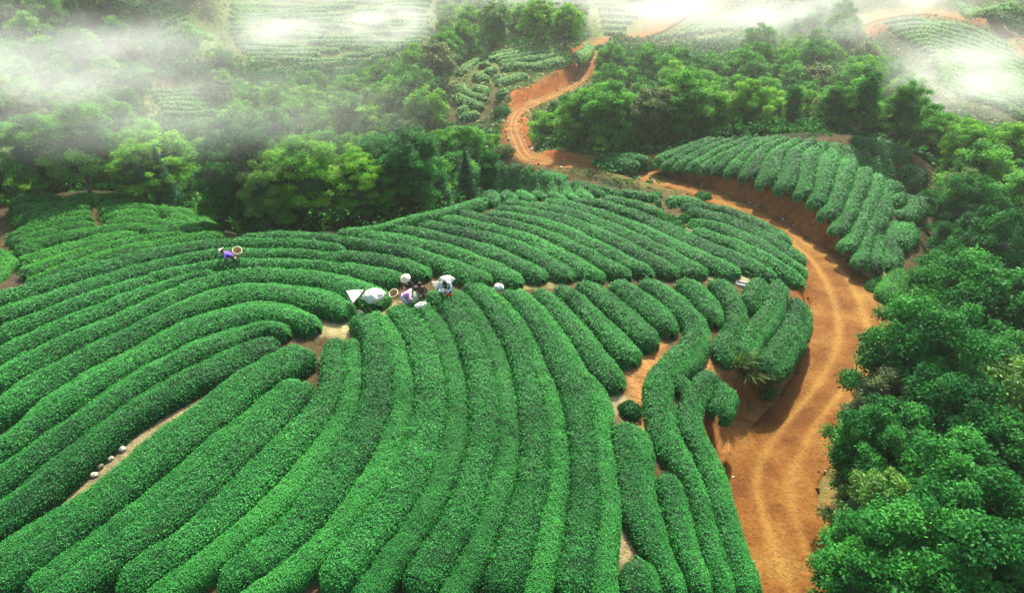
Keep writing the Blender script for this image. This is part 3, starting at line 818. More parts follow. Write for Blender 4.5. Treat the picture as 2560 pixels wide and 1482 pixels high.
# ------------------------------------------------------------------ small mesh builders
def tube_np(pts, rad, seg=6):
    P = np.asarray(pts, float); n = len(P)
    rad = np.broadcast_to(np.asarray(rad, float), (n,))
    T = np.gradient(P, axis=0); T /= np.linalg.norm(T, axis=1)[:, None] + 1e-9
    ref = np.array([.31, .94, .12])
    A = np.cross(T, ref); A /= np.linalg.norm(A, axis=1)[:, None] + 1e-9
    B = np.cross(T, A)
    th = np.linspace(0, 2 * math.pi, seg, endpoint=False)
    V = P[:, None] + rad[:, None, None] * (A[:, None] * np.cos(th)[None, :, None] + B[:, None] * np.sin(th)[None, :, None])
    V = np.vstack([V.reshape(-1, 3), P[:1], P[-1:]])
    i = np.arange(n * seg).reshape(n, seg); j = np.roll(i, -1, 1)
    Q = np.stack([i[:-1], j[:-1], j[1:], i[1:]], 2).reshape(-1, 4)
    c0 = np.stack([j[0], i[0], np.full(seg, n * seg)], 1); c1 = np.stack([i[-1], j[-1], np.full(seg, n * seg + 1)], 1)
    return V, Q, np.vstack([c0, c1])

class Mesh:
    def __init__(s): s.V = []; s.Q = []; s.T = []; s.n = 0
    def add(s, V, Q=None, T=None):
        s.V.append(np.asarray(V, float))
        if Q is not None and len(Q): s.Q.append(np.asarray(Q) + s.n)
        if T is not None and len(T): s.T.append(np.asarray(T) + s.n)
        s.n += len(V); return s
    def tube(s, pts, rad, seg=6): return s.add(*tube_np(pts, rad, seg))
    def lathe(s, prof, seg=24, axis_pt=(0, 0, 0)):
        """prof: list of (radius, z); open surface"""
        th = np.linspace(0, 2 * math.pi, seg, endpoint=False)
        V = np.array([[r * math.cos(t), r * math.sin(t), z] for r, z in prof for t in th]) + np.array(axis_pt)
        i = np.arange(len(prof) * seg).reshape(-1, seg); j = np.roll(i, -1, 1)
        return s.add(V, np.stack([i[:-1], j[:-1], j[1:], i[1:]], 2).reshape(-1, 4))
    def blob(s, rad, amp=.15, sc=2.0, seed=0, nu=28, nv=18, c=(0, 0, 0), flat=None, fold=0):
        u = np.linspace(0, 2 * math.pi, nu, endpoint=False); v = np.linspace(.02, math.pi - .02, nv)
        U, Vv = np.meshgrid(u, v)
        D = np.stack([np.sin(Vv) * np.cos(U), np.sin(Vv) * np.sin(U), np.cos(Vv)], 2)
        f = 1 + amp * fbm(D[..., 0] * sc + 5, D[..., 1] * sc, D[..., 2] * sc, seed=seed)
        if fold: f = f + fold * np.abs(vnoise(D[..., 0] * 5, D[..., 1] * 5 + U, D[..., 2] * 2, seed=seed + 5))
        P = D * f[..., None] * np.array(rad)
        if flat is not None: P[..., 2] = np.maximum(P[..., 2], flat)
        P = P + np.array(c)
        i = np.arange(nu * nv).reshape(nv, nu); j = np.roll(i, -1, 1)
        top = nu * nv
        VV = np.vstack([P.reshape(-1, 3), P[0].mean(0)[None], P[-1].mean(0)[None]])
        T = np.vstack([np.stack([i[0], j[0], np.full(nu, top)], 1)[:, ::-1], np.stack([i[-1], j[-1], np.full(nu, top + 1)], 1)])
        return s.add(VV, np.stack([i[:-1], i[1:], j[1:], j[:-1]], 2).reshape(-1, 4), T)
    def mesh(s, name, m, smooth=True, xf=None):
        V = np.vstack(s.V)
        if xf is not None:
            M_ = np.array(xf); V = V @ M_[:3, :3].T + M_[:3, 3]
        fl = []
        if s.Q: fl.append(np.vstack(s.Q))
        if s.T: fl.append(np.vstack(s.T))
        return np_mesh(name, V, fl, [m], smooth=smooth)
    def obj(s, name, m, parent=None, smooth=True, xf=None):
        return link(name, s.mesh(name, m, smooth, xf), parent)

# ------------------------------------------------------------------ trees
def tree_meshes(kind, leaf, seed):
    rn = np.random.default_rng(seed)
    H = 10.0
    tk = Mesh()
    clumps = []          # centre, radius (x,y,z)
    if kind == 'conifer':
        tk.tube([(0, 0, -1.5), (0, 0, 3), (.05, 0, 7), (0, .05, 9.8)], [.22, .17, .09, .02])
        for z in np.arange(1.8, 9.9, .55):
            rr = 2.1 * (1 - z / 10.4) ** .8
            nb = max(3, int(7 * rr / 2 + 2))
            for a in np.linspace(0, 2 * math.pi, nb, endpoint=False) + rn.random() * 6:
                L_ = rr * rn.uniform(.75, 1.1)
                clumps.append(((L_ * .55 * math.cos(a), L_ * .55 * math.sin(a), z - .12 * L_), (L_ * .5, L_ * .5, .28)))
                if rn.random() < .4: tk.tube([(0, 0, z), (L_ * .8 * math.cos(a), L_ * .8 * math.sin(a), z - .25 * L_)], [.04, .012], 4)
        mtl = M_T4
    else:
        cz, rx, rzz, nc, lim = {'broad': (5.3, 3.5, 4.6, 105, 7), 'fresh': (5.3, 3.6, 4.4, 100, 7), 'olive': (5.5, 3.0, 4.0, 80, 6), 'slim': (5.3, 1.7, 4.5, 56, 5), 'layered': (5.6, 3.8, 4.1, 80, 9), 'bamboo': (5.2, 3.1, 4.2, 70, 0)}[kind]
        lean = rn.normal(0, .25, 2)
        if kind == 'bamboo':
            for k in range(12):
                a = rn.random() * 6.28; r0 = rn.random() * .8; sp_ = rn.uniform(1.2, 2.8)
                tk.tube([(r0 * math.cos(a), r0 * math.sin(a), -1), (r0 * 1.3 * math.cos(a), r0 * 1.3 * math.sin(a), 4), ((r0 + sp_ * .45) * math.cos(a), (r0 + sp_ * .45) * math.sin(a), 7.4), ((r0 + sp_) * math.cos(a), (r0 + sp_) * math.sin(a), 8.6)], [.06, .05, .035, .01], 5)
        else:
            tk.tube([(0, 0, -1.8), (.03, 0, 1.2), (lean[0] * .5, lean[1] * .5, 3.6), (lean[0], lean[1], 6.5), (lean[0] * 1.3, lean[1] * 1.3, 8.6)], [.30, .24, .18, .10, .02], 8)
            for k in range(lim):
                a = k * 2.4 + rn.random(); z0 = 2.6 + 3.6 * k / lim; L_ = rx * rn.uniform(.6, .9)
                tk.tube([(lean[0] * z0 / 7, lean[1] * z0 / 7, z0), (L_ * .45 * math.cos(a), L_ * .45 * math.sin(a), z0 + 1.0), (L_ * math.cos(a), L_ * math.sin(a), z0 + 1.9)], [.10, .06, .015], 5)
        if leaf < .25: nc = int(nc * 1.7)
        for k in range(nc):
            d = rn.normal(size=3); d /= np.linalg.norm(d)
            if d[2] < -.75: d[2] *= -.6
            rad = rn.uniform(.62, 1.0) if k % 4 else rn.uniform(.1, .55)
            lump = 1 + .22 * float(fbm(np.array([d[0] * 2]), np.array([d[1] * 2]), np.array([d[2] * 2]), seed=seed)[0])
            c = np.array([d[0] * rx, d[1] * rx, d[2] * rzz]) * rad * lump + (lean[0], lean[1], cz)
            if kind == 'layered': c[2] = round(c[2] / 1.1) * 1.1 + rn.normal(0, .1)
            b = rn.uniform(.4, .95) * (rx / 3.4) ** .5 * (.78 if leaf < .25 else 1)
            zr = {'layered': .32, 'bamboo': .9}.get(kind, .62)
            clumps.append((c, (b, b, b * zr)))
        mtl = {'broad': M_T1 if leaf < .2 else M_T1B, 'fresh': M_T2, 'olive': M_T3, 'slim': M_T1, 'layered': M_T2, 'bamboo': M_T5}[kind]
    P, Nn, tint = [], [], []
    for c, rr in clumps:
        c = np.asarray(c, float); rr = np.asarray(rr, float)
        area = 4 * math.pi * ((rr[0] ** 1.6 * rr[1] ** 1.6 + 2 * rr[0] ** 1.6 * rr[2] ** 1.6) / 3) ** (1 / 1.6)
        n = int(np.clip(area * .95 / (.25 * leaf ** 2), 6, 900))
        d = rn.normal(size=(n, 3)); d /= np.linalg.norm(d, axis=1)[:, None]
        d[:, 2] = np.where(d[:, 2] < -.25, -d[:, 2], d[:, 2])
        q = c + d * rr * rn.uniform(.45, 1.25, n)[:, None]
        q += rn.normal(0, leaf * .5, (n, 3))
        P.append(q); Nn.append(d * .6 + np.array([0, 0, .7 if kind != 'bamboo' else .15])); tint.append(np.full(n, rn.normal(0, .13)) + rn.normal(0, .13, n))
    P = np.vstack(P); Nn = np.vstack(Nn); Nn /= np.linalg.norm(Nn, axis=1)[:, None]
    asp = {'bamboo': .3, 'conifer': .4}.get(kind, .58)
    V, F = leaves_from(P, Nn, np.full(len(P), leaf * (1.35 if kind == 'bamboo' else 1)), rn, aspect=asp, flat=.55)
    # a dark green inner blob so that the crown is not see-through
    core = Mesh()
    if kind != 'conifer':
        core.blob((rx * .62, rx * .62, rzz * .6), .35, 2.2, seed, 18, 12, (lean[0], lean[1], cz - .2))
    else:
        core.lathe([(1.0, 2.0), (.75, 4.5), (.4, 7.5), (.03, 9.4)], 10)
    cV = np.vstack(core.V); cF = np.vstack(core.Q)
    allV = np.vstack([V, cV]); fl = [F, cF + len(V)]
    midx = np.r_[np.zeros(len(F)), np.ones(len(cF))]
    crown = np_mesh('crown', allV, fl, [mtl, M_CORE], np.r_[np.clip(.5 + np.concatenate(tint), 0, 1), np.full(len(cF), .2)], midx)
    trunk = tk.mesh('trunk', M_BARK)
    return trunk, crown

def inpoly(u, v, poly):
    u = np.asarray(u, float); v = np.asarray(v, float)
    r = np.zeros(u.shape, bool); n = len(poly)
    for i in range(n):
        x0, y0 = poly[i]; x1, y1 = poly[(i + 1) % n]
        if y0 == y1: continue
        c = ((y0 > v) != (y1 > v)) & (u < (x1 - x0) * (v - y0) / (y1 - y0) + x0)
        r ^= c
    return r
CLEAR = [[(-600, 690), (0, 560), (30, 520), (60, 484), (240, 478), (330, 485), (400, 505), (520, 572), (560, 583), (800, 578), (870, 572), (1000, 547), (1130, 512), (1212, 488), (1232, 395),
  (1268, 396), (1250, 330), (1256, 285), (1300, 250), (1415, 205), (1435, 150), (1470, 100), (1512, 98), (1494, 170), (1490, 215), (1425, 262), (1335, 292), (1325, 340), (1350, 378),
  (1480, 396), (1600, 390), (1680, 370), (1800, 336), (1950, 328), (2100, 333), (2260, 375), (2300, 420), (2320, 480), (2280, 560), (2262, 640), (2262, 760), (2222, 800), (2235, 872), (2150, 892),
  (2130, 960), (2080, 1060), (2065, 1120), (2030, 1200), (2036, 1300), (2085, 1400), (2150, 1500), (2150, 2600), (-600, 2600)],
 [(1120, 205), (1150, 150), (1250, 116), (1430, 108), (1440, 150), (1420, 212), (1262, 280), (1235, 335), (1140, 305), (1128, 260)],
 [(300, -80), (330, 0), (400, 118), (480, 152), (545, 105), (575, 160), (700, 175), (880, 165), (1000, 120), (1100, 90), (1080, -80)],
 [(350, 205), (560, 205), (575, 300), (350, 300)],
 [(1470, 105), (1470, 0), (1480, -80), (1950, -80), (1950, 60), (1830, 90), (1740, 112), (1590, 108), (1530, 100)],
 [(2130, 60), (2200, -80), (2700, -80), (2700, 330), (2480, 325), (2330, 270), (2250, 160)]]
def in_clear(u, v):
    r = np.zeros(np.shape(u), bool)
    for p in CLEAR: r |= inpoly(u, v, p)
    return r

KN = {'broad': ('broadleaf_tree', 'deep green broadleaf tree', .34), 'fresh': ('leafy_tree', 'light green rounded tree', .36), 'olive': ('olive_tree', 'olive brown leafy tree', .3),
      'slim': ('slender_tree', 'tall narrow green tree', .17), 'layered': ('layered_tree', 'bright tree with layered branches', .38), 'conifer': ('conifer_tree', 'dark pointed conifer', .2), 'bamboo': ('bamboo_clump', 'arching bamboo clump', .3)}
trees = []    # (x, y, ground z, H, kind)
def try_tree(x, y, H, kind, force=False, sp=None):
    g = float(hfast(x, y)); r = KN[kind][2] * H
    if not force:
        pts = np.array([[x, y, g + .64 * H], [x - r * .75, y, g + .6 * H], [x + r * .75, y, g + .6 * H], [x, y, g + .93 * H]])
        u, v, d = project(pts)
        if d[0] < 5 or u[0] < -260 or u[0] > 2820 or v[3] > 1640 or v[0] < -90: return False
        if in_clear(u, v).any(): return False
        if x < 30 or y > 46:
            u0, v0, _ = project(np.array([x, y, g]))
            if inpoly(u0, v0, CLEAR[0]) and hit(float(u0), float(v0), 0)[1] > y - 1.5: return False
        if y < 128:
            ub, vb, _ = project(np.array([[x, y, g + .12 * H], [x - r * .6, y, g + .35 * H], [x + r * .6, y, g + .35 * H]]))
            if any(inpoly(ub, vb, p_).any() for p_ in CLEAR[1:]): return False
        for (a, b, *_ ) in trees:
            if (a - x) ** 2 + (b - y) ** 2 < sp * sp: return False
    trees.append((x, y, g, H, kind)); return True

HAND = [(868, 455, 11.5, 'layered'), (400, 430, 9, 'conifer'), (345, 420, 9, 'fresh'), (1100, 492, 8, 'conifer'), (1165, 470, 7.5, 'conifer'), (1012, 425, 9, 'conifer'), (740, 470, 10, 'fresh'),
 (640, 470, 9, 'broad'), (560, 500, 8, 'slim'), (1150, 385, 10, 'broad'), (1218, 430, 7, 'slim'), (960, 400, 8.5, 'fresh'), (510, 380, 11, 'olive'), (200, 400, 12, 'broad'), (90, 420, 11, 'broad'),
 (1040, 370, 9, 'broad'), (1388, 300, 10, 'slim'), (1430, 345, 7, 'broad'), (1500, 335, 8, 'broad'), (1560, 325, 8, 'fresh'), (1352, 325, 5, 'broad'), (1540, 200, 8, 'slim'), (1470, 275, 8, 'broad'), (1540, 260, 8, 'broad'),
 (735, 215, 9, 'bamboo'), (800, 205, 8, 'bamboo'), (2160, 290, 9, 'broad'), (1880, 275, 9, 'fresh'), (1780, 285, 9, 'fresh'), (2080, 300, 8, 'broad'), (2250, 280, 8, 'olive'),
 (2425, 770, 8.5, 'broad'), (2470, 650, 8, 'broad'), (2220, 1020, 5, 'olive'), (2300, 900, 8, 'broad'), (2480, 820, 9, 'broad'), (2210, 1120, 5.5, 'broad'), (2320, 1080, 6.5, 'broad'), (2470, 1010, 8, 'bamboo'),
 (2200, 1270, 5, 'bamboo'), (2370, 1250, 7, 'broad'), (2500, 1180, 7, 'broad'), (2330, 1400, 6.5, 'broad'), (2480, 1380, 7, 'broad'), (2200, 1430, 5, 'broad'), (2420, 520, 7, 'broad'), (2430, 430, 7, 'broad'),
 (2400, 610, 5.5, 'broad'), (2520, 540, 8, 'broad')]
for u, v, H, kd in HAND:
    H *= (.55 if u < 450 else .66) if v < 520 and u < 2300 else 1
    p = hit(u, v, .62 * H, 48 if u < 1250 and v > 300 else 76 if 1250 < u < 1700 else 68 if u < 2280 and v < 320 else 0)
    try_tree(p[0], p[1], H, kd, True)
Rt = np.random.default_rng(5)
def pick(x, y):
    n_ = float(vnoise(np.array([x * .06]), np.array([y * .06]), seed=77)[0]); q = Rt.random()
    if x > 14 and y < 60: return 'broad' if q < .82 else 'olive' if q < .9 else 'bamboo'
    if x > 5: return 'broad' if q < .45 else 'fresh' if q < .8 else 'slim' if q < .9 else 'olive'
    if n_ > .25: return 'fresh' if q < .6 else 'layered' if q < .75 else 'broad'
    return 'broad' if q < .28 else 'fresh' if q < .62 else 'olive' if q < .72 else 'conifer' if q < .77 else 'bamboo' if q < .88 else 'layered'
cand = []
for _ in range(22000):
    y = 6 + 190 * Rt.random() ** .8; x = Rt.uniform(-.9, .9) * (y + 12)
    cand.append((x, y))
cand.sort(key=lambda c: c[1] + Rt.random() * 6)
for x, y in cand:
    if len(trees) >= 640: break
    near_ = y < 46
    sp = 2.7 if near_ else 3.1 if y < 90 else 4.4 if y < 130 else 5.5
    H = Rt.uniform(5, 8) if near_ else Rt.uniform(5, 7.5) if y < 100 else Rt.uniform(6, 9)
    kd = pick(x, y)
    dr, _z = road_dist(np.array([x]), np.array([y]))
    if dr[0] < 1.2: continue
    if np.min(np.abs(allp - (x, y)).sum(1)) < 2.2: continue
    try_tree(x, y, H, kd, sp=sp)
print('trees', len(trees), 'farthest', max(t[1] for t in trees))
tm_cache = {}
def tree_protos(kind, y, var):
    lod = 0 if y < 48 else 1 if y < 85 else 2
    key = (kind, lod, var)
    if key not in tm_cache:
        tm_cache[key] = tree_meshes(kind, (.19, .27, .42)[lod], 100 + var * 17 + lod * 5 + len(kind) * 31)
    return tm_cache[key]
def sector(x, y, u):
    if y < 50 and x > 8: return 'right', 'on the slope right of the dirt road'
    if u < 1250 and y < 66: return 'ridge', 'close behind the tea ridge'
    if u < 560: return 'left', 'in the misty forest at upper left'
    if u < 1250: return 'centre', 'in the valley left of the knoll'
    if u < 1680 and y < 112: return 'bend', 'inside the road bend'
    if y < 84: return 'hill', 'just behind the rounded right hill'
    return 'upper', 'in the hazy wood at upper right'
buckets = {}
info = []
import collections
print('SECT', collections.Counter((sector(t[0], t[1], float(project(np.array(t[:3]))[0]))[0]) for t in trees))
for (x, y, g, H, kd) in trees:
    u, v, d = project(np.array([x, y, g + .64 * H]))
    sk, sl = sector(x, y, u)
    info.append((x, y, g, H, kd, float(u), sk, sl))
for t in info: buckets.setdefault((t[6], t[4]), []).append(t)
for (sk, kd), L_ in buckets.items():
    L_.sort(key=lambda t: t[5])
    for i, (x, y, g, H, kd, u, sk, sl) in enumerate(L_):
        v_ = int(abs(x * 13 + y * 7)) % 2
        tr, cr = tree_protos(kd, y, v_)
        nm, desc, _ = KN[kd]
        lab = '%s %s%s' % (desc, sl, '' if len(L_) == 1 else ', %s from left' % nth(i))
        e = empty(nm, (x, y, g), Rt.random() * 6.28, lab, 'bamboo' if kd == 'bamboo' else 'tree', 'trees ' + sl)
        s_ = H / 10
        e.scale = (s_ * Rt.uniform(.9, 1.15), s_ * Rt.uniform(.9, 1.15), s_)
        link('stems' if kd == 'bamboo' else 'trunk', tr, e)
        link('crown', cr, e)

# undergrowth filling the forest floor and the road verges: nobody could count it
def scatter(mask_fn, n, box, leaf, hmax, seed, mtl, name, clump=.6):
    rn = np.random.default_rng(seed)
    y = box[2] + (box[3] - box[2]) * rn.random(n) ** 1.2; x = rn.uniform(box[0], box[1], n)
    ok = mask_fn(x, y); x, y = x[ok], y[ok]
    g = hfast(x, y)
    lump = np.clip(.45 + .8 * fbm(x * clump, y * clump, seed=seed), 0, 1.3)
    z = g + hmax * lump * rn.uniform(.55, 1.05, len(x))
    lf = leaf * np.clip(y / 60, .55, 1.8)
    V, F = leaves_from(np.c_[x, y, z], np.tile([0, 0, 1.0], (len(x), 1)), lf, rn, .55, .45)
    o = link(name, np_mesh(name, V, [F], [mtl], np.clip(rn.normal(.42, .17, len(x)), 0, 1)))
    return tag(o, kind='stuff')
hd_img = None
from_x, from_y = xs, ys
def grid_lookup(A, x, y):
    i = np.clip(np.searchsorted(xs, x) - 1, 0, len(xs) - 2); j = np.clip(np.searchsorted(ys, y) - 1, 0, len(ys) - 2)
    return A[j, i]
def m_under(x, y):
    h_ = grid_lookup(hd, x, y); r_ = grid_lookup(rd, x, y); p_ = grid_lookup(np.where(np.abs(gx) < 900, pd, 0), x, y)
    u, v, d = project(np.c_[x, y, hfast(x, y) + .3])
    return (h_ > 1.9) & (r_ > 1.0) & ((d < 78) | ~in_clear(u, v)) & (d > 4) & (u > -300) & (u < 2860)
o = scatter(m_under, 420000, (-110, 110, 6, 175), .38, 2.2, 9, M_T1, 'undergrowth')
tag(o, 'low dark green undergrowth covering the forest floor', 'undergrowth')
def m_far(x, y):
    h_ = grid_lookup(hd, x, y); r_ = grid_lookup(rd, x, y)
    u, v, d = project(np.c_[x, y, hfast(x, y)])
    return (d > 85) & (h_ > .9) & (r_ > .8) & in_clear(u, v)
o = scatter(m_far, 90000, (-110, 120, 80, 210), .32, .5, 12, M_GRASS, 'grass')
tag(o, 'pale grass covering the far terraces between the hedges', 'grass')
# grass tufts along verges and at cutting tops
def m_verge(x, y):
    r_ = grid_lookup(rd, x, y); h_ = grid_lookup(hd, x, y); b_ = grid_lookup(bank, x, y)
    nn = fbm(x * .5, y * .5, seed=81)
    return (r_ > .15) & (r_ < 3.6) & (h_ > .85) & (b_ < .5) & (nn > -.05)
o = scatter(m_verge, 420000, (-5, 40, 8, 140), .14, .38, 15, M_GRASS, 'verge_grass', 1.4)
tag(o, 'patchy green and dry grass growing beside the dirt road', 'grass')

# ------------------------------------------------------------------ loose things around the pickers
def at_px(u, v, h=0.0):
    return hit(u, v, h)
def place(o, u, v, h=0.0, lift=0.0):
    p = hit(u, v, h)
    o.location = (p[0], p[1], float(hfast(p[0], p[1])) + lift)
    return o

ROCKS = [(305, 1122, .19, 'largest pale rounded stone on the bare path in the left foreground', 0), (276, 1146, .15, 'pale yellow stone on the bare path, second down from the largest', 0),
 (249, 1164, .17, 'dark grey stone on the bare path in the left foreground', 1), (234, 1184, .17, 'pale stone half hidden by the hedge on the bare path', 0), (214, 1192, .11, 'smallest stone at the lower end of the row on the bare path', 0)]
for i, (u, v, r_, lb, dk) in enumerate(ROCKS):
    r_ *= .72
    mb = Mesh().blob((r_ * 1.1, r_ * (.8 + .1 * (i % 3)), r_ * .75), .35, 1.6, 30 + i, 22, 14)
    o = mb.obj('stone', M_STONED if dk else M_STONE)
    place(o, u, v, .1, r_ * .45)
    tag(o, lb, 'stone', 'stones on the bare path')
def sack(name, u, v, rad, m, lab, cat, seed, lift=None, fold=.12, h=.3, rz=0, group=None, neck=True, tilt=(0, 0)):
    mb = Mesh().blob(rad, .16, 2.2, seed, 40, 26, fold=fold)
    t = empty(name, (0, 0, 0), rz, lab, cat, group)
    mb.obj('bag_body', m, t)
    if neck:
        k = Mesh()
        th = np.linspace(0, 2 * math.pi, 20, endpoint=False)
        prof = [(rad[0] * .42, rad[2] * .86), (rad[0] * .2, rad[2] * 1.02), (rad[0] * .34, rad[2] * 1.2)]
        V = np.array([[r * (1 + .25 * math.sin(5 * a + z)) * math.cos(a), r * (1 + .25 * math.sin(5 * a)) * math.sin(a), z] for r, z in prof for a in th])
        i = np.arange(60).reshape(3, 20); j = np.roll(i, -1, 1)
        k.add(V, np.stack([i[:-1], j[:-1], j[1:], i[1:]], 2).reshape(-1, 4))
        k.obj('gathered_neck', m, t)
    place(t, u, v, h, (rad[2] if lift is None else lift))
    t.rotation_euler = (tilt[0], tilt[1], rz)
    return t
sack('cloth_bundle', 934, 737, (.44, .36, .30), M_CLOTHW, 'large heaped white cloth bundle lying over the hedge end left of the pickers', 'cloth bundle', 3, .95, .3, 1.0, .3, neck=False)
sack('tea_sack', 1031, 744, (.29, .28, .44), M_SACK, 'full pale green sack standing beside the picker in pink', 'sack', 8, .72, .05, .8)
sack('tea_sack', 1102, 716, (.3, .26, .36), M_SACK, 'bulging cream-green sack left of the picker in pale blue', 'sack', 9, .55, .08, .6)
sack('cloth_bag', 1052, 766, (.25, .15, .12), M_CLOTHW, 'crumpled white bag lying on the hedge below the green sack', 'bag', 14, .95, .3, .9, .5)
sack('cloth_bag', 1108, 729, (.2, .13, .07), M_CLOTHW, 'small flat white bag on the hedge next to the red bag', 'bag', 15, .9, .25, .85, .2, neck=False)
sack('cloth_bundle', 1247, 719, (.24, .2, .2), M_CLOTHW, 'round white bundle at the upper end of a tea row, right of the pickers', 'cloth bundle', 16, .5, .15, .5, neck=False)
sack('cloth_bag', 898, 783, (.2, .12, .1), M_STRAW, 'small tan bag on bare earth under the big white bundle', 'bag', 17, .12, .2, .1)
# red bag held by the right-hand picker
t = empty('plastic_bag', (0, 0, 0), .4, 'red plastic bag hanging from the hands of the picker in pale blue', 'bag')
th = np.linspace(0, 2 * math.pi, 18, endpoint=False)
prof = [(.03, .30), (.055, .24), (.10, .15), (.13, .05), (.11, -.03), (.02, -.06)]
V = np.array([[r * (1 + .12 * math.sin(4 * a)) * math.cos(a), r * .55 * (1 + .12 * math.sin(3 * a)) * math.sin(a), z] for r, z in prof for a in th])
ii = np.arange(len(prof) * 18).reshape(-1, 18); jj = np.roll(ii, -1, 1)
Mesh().add(V, np.stack([ii[:-1], jj[:-1], jj[1:], ii[1:]], 2).reshape(-1, 4)).obj('bag_body', M_RED, t)
Mesh().tube([(-.05, 0, .26), (-.04, 0, .38), (.02, 0, .42), (.05, 0, .27)], .01, 6).obj('handle', M_RED, t)
place(t, 1124, 734, .95, .82)
t.rotation_euler = (.9, .1, .3)
# folded white tarp with a black strap
def sheet(name, corners, thick, m, parent=None, n=10, wave=.03):
    """a soft four-cornered sheet with real thickness"""
    A, B, C, D = [np.array(c, float) for c in corners]
    s = np.linspace(0, 1, n); S, T_ = np.meshgrid(s, s)
    P = A * ((1 - S) * (1 - T_))[..., None] + B * (S * (1 - T_))[..., None] + C * (S * T_)[..., None] + D * ((1 - S) * T_)[..., None]
    P[..., 2] += wave * fbm(P[..., 0] * 4, P[..., 1] * 4, seed=4)
    Q = P.copy(); Q[..., 2] -= thick
    V = np.vstack([P.reshape(-1, 3), Q.reshape(-1, 3)]); i = np.arange(n * n).reshape(n, n)
    top = np.stack([i[:-1, :-1], i[:-1, 1:], i[1:, 1:], i[1:, :-1]], 2).reshape(-1, 4)
    F = [top, top[:, ::-1] + n * n]
    b = np.r_[i[0, :], i[1:, -1], i[-1, -2::-1], i[-2:0:-1, 0]]; bn = np.roll(b, -1)
    F.append(np.stack([bn, b, b + n * n, bn + n * n], 1))
    return Mesh().add(V, np.vstack(F)).obj(name, m, parent)
t = empty('folded_tarp', (0, 0, 0), 0, 'white triangular folded tarp on the hedge left of the big bundle', 'tarp')
sheet('tarp_sheet', [(-.42, .22, .1), (.38, .24, .12), (.2, -.2, .0), (.0, -.5, -.12)], .05, M_CLOTHW, t)
Mesh().tube([(.25, .2, .15), (.36, .28, .3), (.46, .18, .3), (.44, -.02, .16), (.3, -.2, .05), (.12, -.45, -.08)], .03, 6).obj('strap', M_DARK, t)
place(t, 887, 742, .9, .98)
def basket(parent, r=.25, h=.34):
    Mesh().lathe([(.02, 0), (r * .72, 0), (r * .86, h * .35), (r, h), (r * .93, h), (r * .8, h * .35), (r * .66, .03), (.02, .03)], 28).obj('basket_body', M_WICK, parent)
    tor = [(r * .97 * math.cos(a), r * .97 * math.sin(a), h) for a in np.linspace(0, 2 * math.pi, 29)]
    Mesh().tube(tor, .02, 6).obj('rim', M_STRAW, parent)
t = empty('wicker_basket', (0, 0, 0), 0, 'small brown wicker basket at the left side of the picker in pink', 'basket')
basket(t, .22, .3); place(t, 990, 740, .5, .45); t.rotation_euler = (.5, -.3, 0)
t = empty('palm_fan', (0, 0, 0), 0, 'pale triangular straw mat leaning on the hedge beside the cream-green sack', 'mat')
sheet('mat_sheet', [(-.22, .18, .25), (.16, .12, .25), (.06, -.12, -.05), (-.06, -.12, -.05)], .025, M_STRAW, t)
t.name = 'straw_mat'; place(t, 1090, 718, .8, .75)
for i, (a, b) in enumerate([((905, 768), (920, 783)), ((924, 770), (930, 783))]):
    pa, pb = hit(a[0], a[1], .35), hit(b[0], b[1], .05)
    c = (pa + pb) / 2
    o = Mesh().tube([pa - c, (pa + pb) / 2 - c + [.02, 0, .03], pb - c], [.022, .02, .014], 6).obj('wooden_stick', M_STICK)
    o.location = c
    tag(o, ['left one of two pale sticks poking up under the big white bundle', 'right one of two pale sticks poking up under the big white bundle'][i], 'stick', 'sticks under the white bundle')
# concrete slab at the end of the cross path
t = empty('concrete_trough', (0, 0, 0), -.5, 'pale concrete trough in the gap at the right end of the cross path', 'trough')
mb = Mesh()
def boxv(mb, c, s):
    c = np.array(c); s = np.array(s) / 2
    V = np.array([[x, y, z] for z in (-1, 1) for y in (-1, 1) for x in (-1, 1)]) * s + c
    F = [(0, 2, 3, 1), (4, 5, 7, 6), (0, 1, 5, 4), (2, 6, 7, 3), (0, 4, 6, 2), (1, 3, 7, 5)]
    return mb.add(V, np.array(F))
for c, s in [((0, -.27, .2), (1.2, .1, .42)), ((0, .27, .2), (1.2, .1, .42)), ((-.55, 0, .2), (.1, .44, .42)), ((.55, 0, .2), (.1, .44, .42))]: boxv(mb, c, s)
mb.obj('trough_wall', M_CONC, t, smooth=False)
boxv(Mesh(), (0, 0, .04), (.98, .43, .08)).obj('trough_floor', M_CONC, t, smooth=False)
place(t, 1858, 712, .1, -.12); t.scale = (.7, .7, .7)

# pampas-like grass clumps
def grass_clump(u, v, n, L_, spread, lab, mtl=M_GRASS, seed=1):
    rn = np.random.default_rng(seed)
    V, F = [], []
    for k in range(n):
        a = rn.random() * 6.28; b = rn.uniform(.15, 1) * spread; l = L_ * rn.uniform(.6, 1.1); w = .012 + .012 * rn.random()
        dirv = np.array([math.cos(a), math.sin(a), 0]); sd_ = np.array([-math.sin(a), math.cos(a), 0])
        base = dirv * rn.random() * .25
        pts = [base + dirv * b * l * t ** 1.6 + np.array([0, 0, l * (t - .45 * b * t * t)]) for t in (0, .35, .7, 1)]
        i0 = len(V)
        for t, p in zip((0, .35, .7, 1), pts):
            ww = w * (1 - .85 * t); V += [p - sd_ * ww, p + sd_ * ww]
        F += [(i0 + 2 * q, i0 + 2 * q + 1, i0 + 2 * q + 3, i0 + 2 * q + 2) for q in range(3)]
    me = np_mesh('grass_clump', np.array(V), [np.array(F)], [mtl], np.clip(rn.normal(.6, .2, len(F)), 0, 1))
    o = link('grass_clump', me); place(o, u, v, .3)
    return tag(o, lab, 'grass clump')
grass_clump(1868, 935, 620, 1.5, 1.0, 'big arching clump of dry grass at the cutting edge below the tea rows', seed=3)
